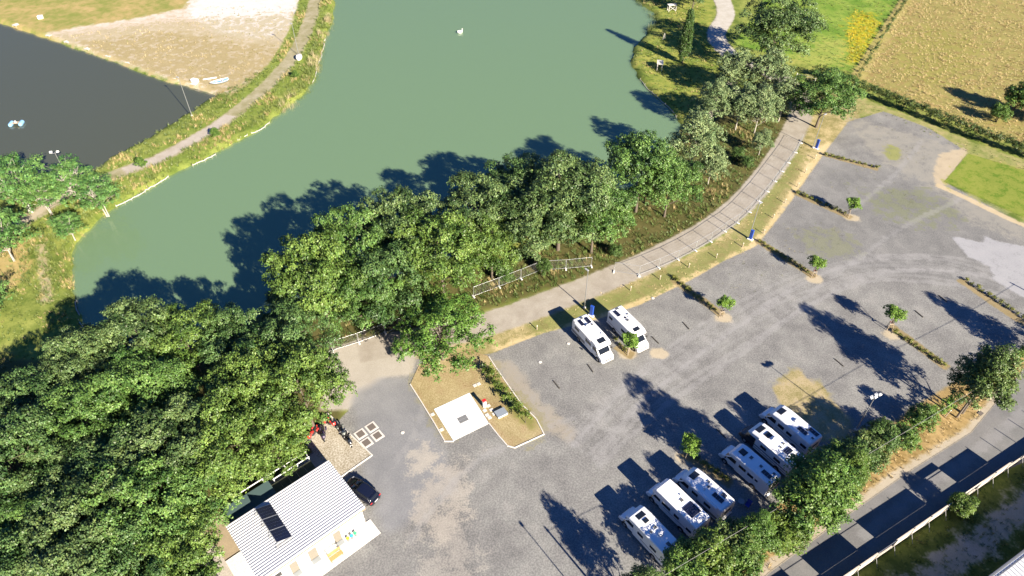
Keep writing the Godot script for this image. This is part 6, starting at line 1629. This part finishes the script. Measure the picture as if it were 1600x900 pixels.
func small_lot_things() -> void:
	var n := 0
	var timber := mottled("dark timber", lin(0.05, 0.045, 0.04), lin(0.11, 0.10, 0.085), 0.6)
	for q in [[Vector2(10.14, -59.26), Vector2(10.64, -58.16), "left of the small tree between the parked campers"], [Vector2(5.49, -56.44), Vector2(6.03, -55.49), "in the empty bay far left of the parked campers"], [Vector2(19.48, -64.21), Vector2(20.04, -63.26), "just right of the two parked campers"], [Vector2(24.24, -67.03), Vector2(24.76, -65.91), "in the empty bay two right of the parked campers"], [Vector2(43.36, -60.26), Vector2(43.99, -59.14), "near the straw patch"], [Vector2(58.02, -69.45), Vector2(58.57, -68.16), "in the bay right of the red banded young tree"], [Vector2(62.91, -72.50), Vector2(63.36, -71.42), "in the bay by the right frame edge"], [Vector2(25.15, -48.88), Vector2(25.73, -47.96), "between the shadows of the right end campers"]]:
		var l := single("wheel_stop", box_mesh(Vector3(0, 0.06, 0), Vector3(1.5, 0.12, 0.14), 0.02), timber, "dark timber wheel stop " + q[2], "wheel stop", "timber wheel stops in the gravel")
		var m: Vector2 = (q[0] + q[1]) / 2.0
		l.position = Vector3(m.x, 0.012, m.y)
		l.rotation.y = heading(q[0], q[1])
		n += 1
	var chair := put("camping_chair", "blue folding camping chair behind the camper with twin rear panels", "chair", Vector2(26.14, -38.76), 2.4)
	var blue := mat("blue canvas", lin(0.02, 0.05, 0.32), 0.8)
	part("seat", box_mesh(Vector3(0, 0.42, 0), Vector3(0.52, 0.03, 0.46), 0.01), blue, chair)
	part("backrest", box_mesh(Vector3(0, 0.74, 0.27), Vector3(0.52, 0.62, 0.03), 0.01, Basis(Vector3.RIGHT, 0.25)), blue, chair)
	for x in [-0.26, 0.26]:
		for z in [-0.22, 0.22]: part("leg", tube_mesh([Vector3(x, 0.0, z), Vector3(x, 0.42, -z * 0.4)], [0.014, 0.014], 5), mat("aluminium", lin(0.55, 0.56, 0.58), 0.4, 0.8), chair)
		part("armrest", box_mesh(Vector3(x, 0.62, 0.0), Vector3(0.05, 0.03, 0.44), 0.01), mat("black plastic", lin(0.02, 0.02, 0.022), 0.5), chair)
	var table := put("camping_table", "small round camping table beside the blue chair", "table", Vector2(25.43, -39.07))
	part("tabletop", tube_mesh([Vector3(0, 0.66, 0), Vector3(0, 0.69, 0)], [0.36, 0.36], 16), mat("grey trim", lin(0.25, 0.25, 0.26), 0.5), table)
	for k in 3: part("leg", tube_mesh([Vector3(0, 0.66, 0), Vector3(cos(TAU * k / 3) * 0.3, 0, sin(TAU * k / 3) * 0.3)], [0.015, 0.015], 5), mat("aluminium", lin(0.55, 0.56, 0.58), 0.4, 0.8), table)
	# gate posts at the end of the footpath
	var zinc := mat("zinc tube", lin(0.52, 0.54, 0.56), 0.35, 0.6)
	var gate := thing("barrier", "low grey barrier of two posts and rails beyond the footpath tree", "barrier")
	for q in [Vector2(62.45, -141.29), Vector2(65.86, -139.19)]: part("post", tube_mesh([Vector3(q.x, -0.1, q.y), Vector3(q.x, 1.5, q.y)], [0.06, 0.06], 8), mat("column white", lin(0.7, 0.7, 0.68), 0.5), gate)
	for y in [0.7, 1.3]: part("rail", tube_mesh([Vector3(Vector2(62.45, -141.29).x, y, Vector2(62.45, -141.29).y), Vector3(Vector2(65.86, -139.19).x, y, Vector2(65.86, -139.19).y)], [0.03, 0.03], 6), zinc, gate)

func road_side() -> void:
	# overhead cable on its poles
	var steel := mat("galvanised steel", lin(0.42, 0.43, 0.44), 0.45, 0.7)
	var line := []
	var ends := [Vector2(10.93, -26.56), Vector2(55.18, -50.83), Vector2(82.26, -65.67)]
	var cab := thing("overhead_cable", "thick pale overhead cable running along the roadside shrubs", "cable")
	for k in 2:
		line = []
		for i in 13:
			var t := i / 12.0
			var q: Vector2 = ends[k].lerp(ends[k + 1], t)
			line.append(Vector3(q.x, 6.0 - 0.25 * 4.0 * t * (1.0 - t), q.y))
		part("span", tube_mesh(line, [0.02], 6), mat("cable grey", lin(0.2, 0.2, 0.19), 0.6), cab)
	for k in 3:
		var pl := thing("utility_pole", ["wooden utility pole just below the frame", "wooden utility pole inside the tall tree at the far end of the roadside hedge", "wooden utility pole beyond the right frame edge"][k], "pole", Vector3(ends[k].x, 0, ends[k].y), 0.0, "utility poles")
		part("post", tube_mesh([Vector3(0, -0.3, 0), Vector3(0, 6.3, 0)], [0.13, 0.1], 9), mottled("pole wood", lin(0.12, 0.10, 0.08), lin(0.22, 0.19, 0.16), 0.6), pl)
		part("clamp", box_mesh(Vector3(0, 6.02, 0), Vector3(0.26, 0.1, 0.26), 0.02), steel, pl)
	# short verge posts
	var n := 0
	for q in [Vector2(45.64, -46.24), Vector2(53.72, -50.88)]:
		var vp := put("verge_post", ["slanted grey post on the dry verge under the cable", "dark post on the dry verge near the tall far tree"][n], "post", q)
		part("post", tube_mesh([Vector3(0, -0.1, 0), Vector3(0.25, 1.3, -0.1)], [0.06, 0.06], 7), mottled("bollard wood", lin(0.26, 0.21, 0.15), lin(0.44, 0.37, 0.28), 0.5), vp)
		part("cap", box_mesh(Vector3(0.25, 1.32, -0.1), Vector3(0.16, 0.04, 0.16), 0.01), steel, vp)
		n += 1
	var grate := single("road_drain", box_mesh(Vector3(0, 0.02, 0), Vector3(0.7, 0.03, 0.5), 0.006), mottled("rusty iron", lin(0.09, 0.075, 0.065), lin(0.17, 0.145, 0.125), 0.4), "rusty drain cover at the road's verge edge", "drain cover")
	grate.position = Vector3(Vector2(58.46, -51.46).x, 0.03, Vector2(58.46, -51.46).y)
	grate.rotation.y = 0.6
	# panel fence beyond the road: posts, lower and upper boards; some upper boards are missing
	var s := Vector2(-1.178, -1.569) * 2.15
	var a := Vector2(27.88, -31.88) - s
	var b := Vector2(54.31, -46.51) - s
	var step := (b - a) / 11.0
	var yaw := -step.angle()
	var l := step.length()
	var t := thing("panel_fence", "tall beige panel fence along the far side of the road with missing upper panels", "fence", Vector3(a.x, 0, a.y), yaw)
	var beige := mottled("fence board", lin(0.42, 0.36, 0.29), lin(0.60, 0.54, 0.46), 1.4)
	var kinds := {-2: 1, -1: 1, 0: 0, 1: 1, 2: 1, 3: 0, 4: 1, 5: 1, 6: 1, 7: 0, 8: 2, 9: 1, 10: 1}
	for i in range(-2, 22):
		var x := i * l
		part("post", box_mesh(Vector3(x, 1.1, 0.04), Vector3(0.09, 2.3, 0.09), 0.01), steel, t)
		part("foot_brace", tube_mesh([Vector3(x, 1.2, 0.08), Vector3(x - 0.05, 0.0, 0.75)], [0.03, 0.03], 6), steel, t)
		var k: int = kinds.get(i, 0)
		part("lower_panel", box_mesh(Vector3(x + l / 2, 0.42, 0), Vector3(l - 0.06, 0.82, 0.035), 0.006), beige, t)
		if k == 1: part("upper_panel", box_mesh(Vector3(x + l / 2, 1.425, 0), Vector3(l - 0.06, 1.15, 0.035), 0.006), beige, t)
		elif k == 2:
			part("top_board", box_mesh(Vector3(x + l / 2, 2.25, 0), Vector3(l + 0.3, 0.5, 0.035), 0.006), beige, t)
			part("rail", box_mesh(Vector3(x + l / 2, 1.85, 0), Vector3(l, 0.05, 0.05)), steel, t)
		elif i < 11: part("rail", box_mesh(Vector3(x + l / 2, 1.95, 0), Vector3(l, 0.04, 0.04)), steel, t)
		part("coping", box_mesh(Vector3(x + l / 2, 0.86 if k != 1 else 2.03, 0.0), Vector3(l - 0.1, 0.05, 0.16), 0.01), beige, t)
	# shed in the corner
	var e0 := Vector2(46.70, -29.23)
	var e1 := Vector2(51.04, -31.61)
	var dir := (e1 - e0).normalized()
	var sh := thing("shed", "long white roofed shed in the lower right corner", "building", Vector3(e0.x, 0, e0.y), -dir.angle())
	var roofm := mottled("roof sheet", lin(0.46, 0.47, 0.49), lin(0.56, 0.57, 0.59), 2.5, 0.45)
	part("wall", box_mesh(Vector3(10, 1.85, 7.8), Vector3(79.4, 3.7, 15.0)), mottled("white render", lin(0.74, 0.73, 0.70), lin(0.82, 0.81, 0.79), 3.0), sh)
	var roof := part("roof", box_mesh(Vector3(10, 3.85, 7.8), Vector3(80, 0.12, 15.6), 0.02), roofm, sh)
	var rib := box_mesh(Vector3.ZERO, Vector3(0.06, 0.06, 15.4), 0.01)
	for k in 60: part("rib", rib, roofm, roof).position = Vector3(-5.0 + k * 0.45, 3.935, 7.8)
	part("gutter", box_mesh(Vector3(10, 3.84, -0.12), Vector3(80, 0.16, 0.2), 0.03), mat("gutter grey", lin(0.10, 0.11, 0.13), 0.5), sh)
	part("ridge_cap", box_mesh(Vector3(10, 3.95, 0.25), Vector3(80, 0.04, 0.12)), mat("gutter grey", lin(0.10, 0.11, 0.13), 0.5), sh)

func pond_things() -> void:
	var wood := mottled("grey timber", lin(0.30, 0.28, 0.25), lin(0.48, 0.45, 0.41), 0.6)
	var pale := mottled("pale planks", lin(0.46, 0.44, 0.40), lin(0.62, 0.60, 0.56), 0.7)
	# fishing pegs on the dark pond
	var n := 0
	for q in [Vector2(-124.96, -171.12), Vector2(-113.53, -164.94), Vector2(-107.22, -161.23), Vector2(-100.50, -157.29), Vector2(-93.86, -153.49), Vector2(-87.87, -150.14), Vector2(-81.64, -146.57), Vector2(-75.22, -142.81), Vector2(-69.27, -139.48)]:
		var t := put("fishing_platform", "grey fishing platform on the dark pond's far bank, %s from the left" % ORD[n], "platform", q, -0.62 + 0.2, "fishing platforms", -0.45)
		var w := 2.6 if n == 7 else 1.5
		for k in 5: part("plank", box_mesh(Vector3(0, 0.42, -0.6 + k * 0.3), Vector3(w, 0.05, 0.27), 0.008), pale, t)
		for x in [-w * 0.42, w * 0.42]:
			for z in [-0.5, 0.6]: part("leg", tube_mesh([Vector3(x, -1.0, z), Vector3(x, 0.42, z)], [0.06, 0.06], 6), wood, t)
		n += 1
	var bx := put("white_chest", "white chest on the bank of the dark pond beside the boat", "chest", Vector2(-69.37, -140.08), -0.4, "", 0.0)
	part("body", box_mesh(Vector3(0, 0.3, 0), Vector3(1.5, 0.6, 0.9), 0.05), mat("tank white", lin(0.78, 0.78, 0.77), 0.5), bx)
	part("lid", box_mesh(Vector3(0, 0.63, 0), Vector3(1.56, 0.08, 0.96), 0.03), mat("column white", lin(0.7, 0.7, 0.68), 0.5), bx)
	var wb := put("white_chest", "white box in the grass at the upper left bank of the dark pond", "chest", Vector2(-120.53, -174.81), 0.3, "", 0.0)
	part("body", box_mesh(Vector3(0, 0.35, 0), Vector3(1.2, 0.7, 0.9), 0.05), mat("tank white", lin(0.78, 0.78, 0.77), 0.5), wb)
	part("lid", box_mesh(Vector3(0, 0.73, 0), Vector3(1.26, 0.08, 0.96), 0.03), mat("column white", lin(0.7, 0.7, 0.68), 0.5), wb)
	# upturned board and boat
	var plank := put("white_board", "long white board lying on the sand beside the boat", "board", Vector2(-66.63, -141.59), 0.35)
	part("board", box_mesh(Vector3(0, 0.08, 0), Vector3(2.9, 0.1, 0.5), 0.03), mat("tank white", lin(0.78, 0.78, 0.77), 0.5), plank)
	part("batten", box_mesh(Vector3(0, 0.15, 0), Vector3(0.1, 0.05, 0.5)), wood, plank)
	var boat := put("rowing_boat", "small blue and white rowing boat on the sand by the dark pond", "boat", Vector2(-63.72, -139.48), PI / 2 + 0.55)
	var hull := Shape.new()
	var rings := []
	for i in 9:
		var t := i / 8.0
		var z := -2.0 + 4.0 * t
		var w := 0.72 * (1.0 - pow(absf(t - 0.55) / 0.55, 2.6)) + 0.04
		var row := []
		for k in 7:
			var a := PI * k / 6.0
			row.append(Vector3(-cos(a) * w, 0.52 - sin(a) * 0.45 * minf(1.0, w * 1.8) + 0.12 * pow(absf(t - 0.5) * 2.0, 2.0), z))
		rings.append(row)
	for i in 8:
		for k in 6:
			hull.face([rings[i][k], rings[i + 1][k], rings[i + 1][k + 1], rings[i][k + 1]], Vector3(0, 0.55, (rings[i][0].z + rings[i + 1][0].z) / 2.0))
	part("hull", hull.mesh(), mat("boat blue", lin(0.10, 0.20, 0.34), 0.4), boat)
	for s in [0, 6]:
		var rim := []
		for i in 9: rim.append(rings[i][s])
		part("gunwale", tube_mesh(rim, [0.05], 6), mat("tank white", lin(0.78, 0.78, 0.77), 0.5), boat)
	for z in [-0.7, 0.6]: part("seat", box_mesh(Vector3(0, 0.45, z), Vector3(1.15, 0.05, 0.28), 0.01), pale, boat)
	# aerator float
	var fl := put("aerator_float", "blue barrel float with a pale deck on the dark pond", "float", Vector2(-99.66, -122.88), 0.15, "", WATER_LEVEL)
	for x in [-0.95, 0.95]: part("barrel", loft([[-0.75, 0.28, 0.0, 0.5], [-0.6, 0.4, -0.15, 0.65], [0.6, 0.4, -0.15, 0.65], [0.75, 0.28, 0.0, 0.5]], 2.0), mat("barrel blue", lin(0.22, 0.42, 0.66), 0.4), fl).position.x = x
	part("deck", box_mesh(Vector3(0, 0.45, 0), Vector3(1.3, 0.1, 0.8), 0.02), mottled("bollard wood", lin(0.26, 0.21, 0.15), lin(0.44, 0.37, 0.28), 0.5), fl)
	part("motor", tube_mesh([Vector3(0, 0.45, 0), Vector3(0, 0.85, 0)], [0.18, 0.14], 10), mat("column white", lin(0.7, 0.7, 0.68), 0.5), fl)
	swan(Vector2(-12.88, -167.45))
	# shore edging of the large pond: bleached trunks
	n = 0
	for q in [[pts([-67.90, -95.35, -66.30, -97.40, -64.90, -99.50, -63.95, -101.45, -62.39, -104.07]), "long pale edging along the green pond's left shore"], [pts([-59.33, -108.03, -57.52, -109.76, -56.28, -111.52]), "short pale edging on the dike shore"], [pts([-53.27, -116.55, -52.19, -118.45, -50.51, -120.15, -49.00, -123.13]), "pale edging on the dike shore near the reeds"], [pts([-43.91, -140.48, -44.40, -148.28, -44.93, -155.99, -45.76, -163.16]), "pale edging at the bend of the dike shore"], [pts([-64.25, -72.07, -62.65, -69.42, -60.93, -66.88, -58.82, -64.19]), "dark edging on the shaded left shore"], [pts([28.39, -142.30, 30.03, -136.07, 32.23, -131.01, 33.50, -125.95]), "edging along the shaded point"]]:
		var p := smooth_line(q[1 - 1])
		var line := []
		var rng := RandomNumberGenerator.new()
		rng.seed = 60 + n
		for v in p: line.append(Vector3(v.x + rng.randf_range(-0.25, 0.25), WATER_LEVEL + 0.12 + rng.randf_range(-0.05, 0.08), v.y + rng.randf_range(-0.25, 0.25)))
		var ed := thing("shore_edging", q[1], "edging", Vector3.ZERO, 0.0, "timber shore edgings")
		part("log", tube_mesh(line, [0.07], 7), pale if n < 4 else wood, ed)
		for k in range(0, line.size(), 2): part("stake", tube_mesh([line[k] + Vector3(0.12, -0.9, 0.05), line[k] + Vector3(0.12, 0.35, 0.05)], [0.055, 0.045], 6), wood, ed)
		n += 1
	# wooden tables on the point
	for q in [[Vector2(41.63, -179.84), 0.2, "tall wooden table with crossed legs at the top frame edge"], [Vector2(33.20, -146.27), 1.4, "tall wooden table with crossed legs below the cypress shadow"]]:
		var t := put("wooden_table", q[2], "table", q[0], q[1], "wooden tables on the point")
		for k in 4: part("top_plank", box_mesh(Vector3(0, 1.62, -0.54 + k * 0.36), Vector3(2.3, 0.06, 0.32), 0.01), pale, t)
		for x in [-0.95, 0.95]:
			for z in [-0.5, 0.5]: part("leg", box_mesh(Vector3(x, 0.78, z), Vector3(0.12, 1.62, 0.12), 0.01), pale, t)
		for z in [-0.5, 0.5]:
			for sgn in [-1.0, 1.0]:
				part("brace", tube_mesh([Vector3(-0.95 * sgn, 0.15, z), Vector3(0.95 * sgn, 1.5, z)], [0.05, 0.05], 6), pale, t)
	var rest := put("rod_rest", "leaning wooden rod rest in the cypress shade", "rod rest", Vector2(36.75, -162.00), 0.4)
	for s in [-0.3, 0.3]: part("leg", tube_mesh([Vector3(s, 0, 0), Vector3(s * 0.2, 1.6, 0)], [0.06, 0.05], 6), pale, rest)
	part("bar", tube_mesh([Vector3(-0.2, 0.8, 0), Vector3(0.2, 0.8, 0)], [0.04, 0.04], 6), pale, rest)
	var jetty := put("moored_boat", "pale moored boat just showing above the deep green bank tree", "boat", Vector2(27.10, -111.65), 0.5, "", WATER_LEVEL)
	part("hull", loft([[-1.6, 0.1, 0.1, 0.5], [-1.1, 0.5, -0.1, 0.5], [0.4, 0.62, -0.12, 0.48], [1.4, 0.5, -0.1, 0.5]], 3.0), mat("tank white", lin(0.78, 0.78, 0.77), 0.5), jetty)
	part("seat", box_mesh(Vector3(0, 0.52, 0.3), Vector3(0.9, 0.06, 0.35), 0.01), mat("pedestal blue", lin(0.02, 0.07, 0.36), 0.4), jetty)

func swan(at: Vector2) -> void:
	var t := put("swan", "white swan swimming in the middle of the green pond", "bird", at, -1.2, "", WATER_LEVEL)
	var white := mat("swan white", lin(0.80, 0.80, 0.78), 0.7)
	var s := Shape.new()
	var b: ArrayMesh = loft([[-0.52, 0.10, 0.10, 0.30], [-0.42, 0.22, -0.04, 0.42], [-0.2, 0.32, -0.12, 0.5], [0.1, 0.35, -0.12, 0.52], [0.38, 0.26, -0.06, 0.46], [0.6, 0.12, 0.12, 0.40], [0.74, 0.03, 0.28, 0.38]], 2.1, 16)
	var arr := b.surface_get_arrays(0)
	s.v = arr[Mesh.ARRAY_VERTEX]
	s.n = arr[Mesh.ARRAY_NORMAL]
	s.tube([Vector3(0, 0.2, -0.4), Vector3(0, 0.34, -0.56), Vector3(0, 0.58, -0.60), Vector3(0, 0.80, -0.50), Vector3(0, 0.93, -0.52), Vector3(0, 0.92, -0.62), Vector3(0, 0.88, -0.70)], [0.10, 0.075, 0.055, 0.05, 0.06, 0.06, 0.035], 9)
	part("body", s.mesh(), white, t)
	part("beak", tube_mesh([Vector3(0, 0.885, -0.69), Vector3(0, 0.85, -0.80)], [0.03, 0.012], 7), mat("beak orange", lin(0.55, 0.18, 0.03), 0.5), t)
	for k in [-1.0, 1.0]: part("wing", loft([[-0.2, 0.05, 0.3, 0.5], [0.1, 0.08, 0.26, 0.56], [0.4, 0.06, 0.32, 0.54], [0.66, 0.02, 0.4, 0.46]], 2.2, 10), white, t).position.x = k * 0.26
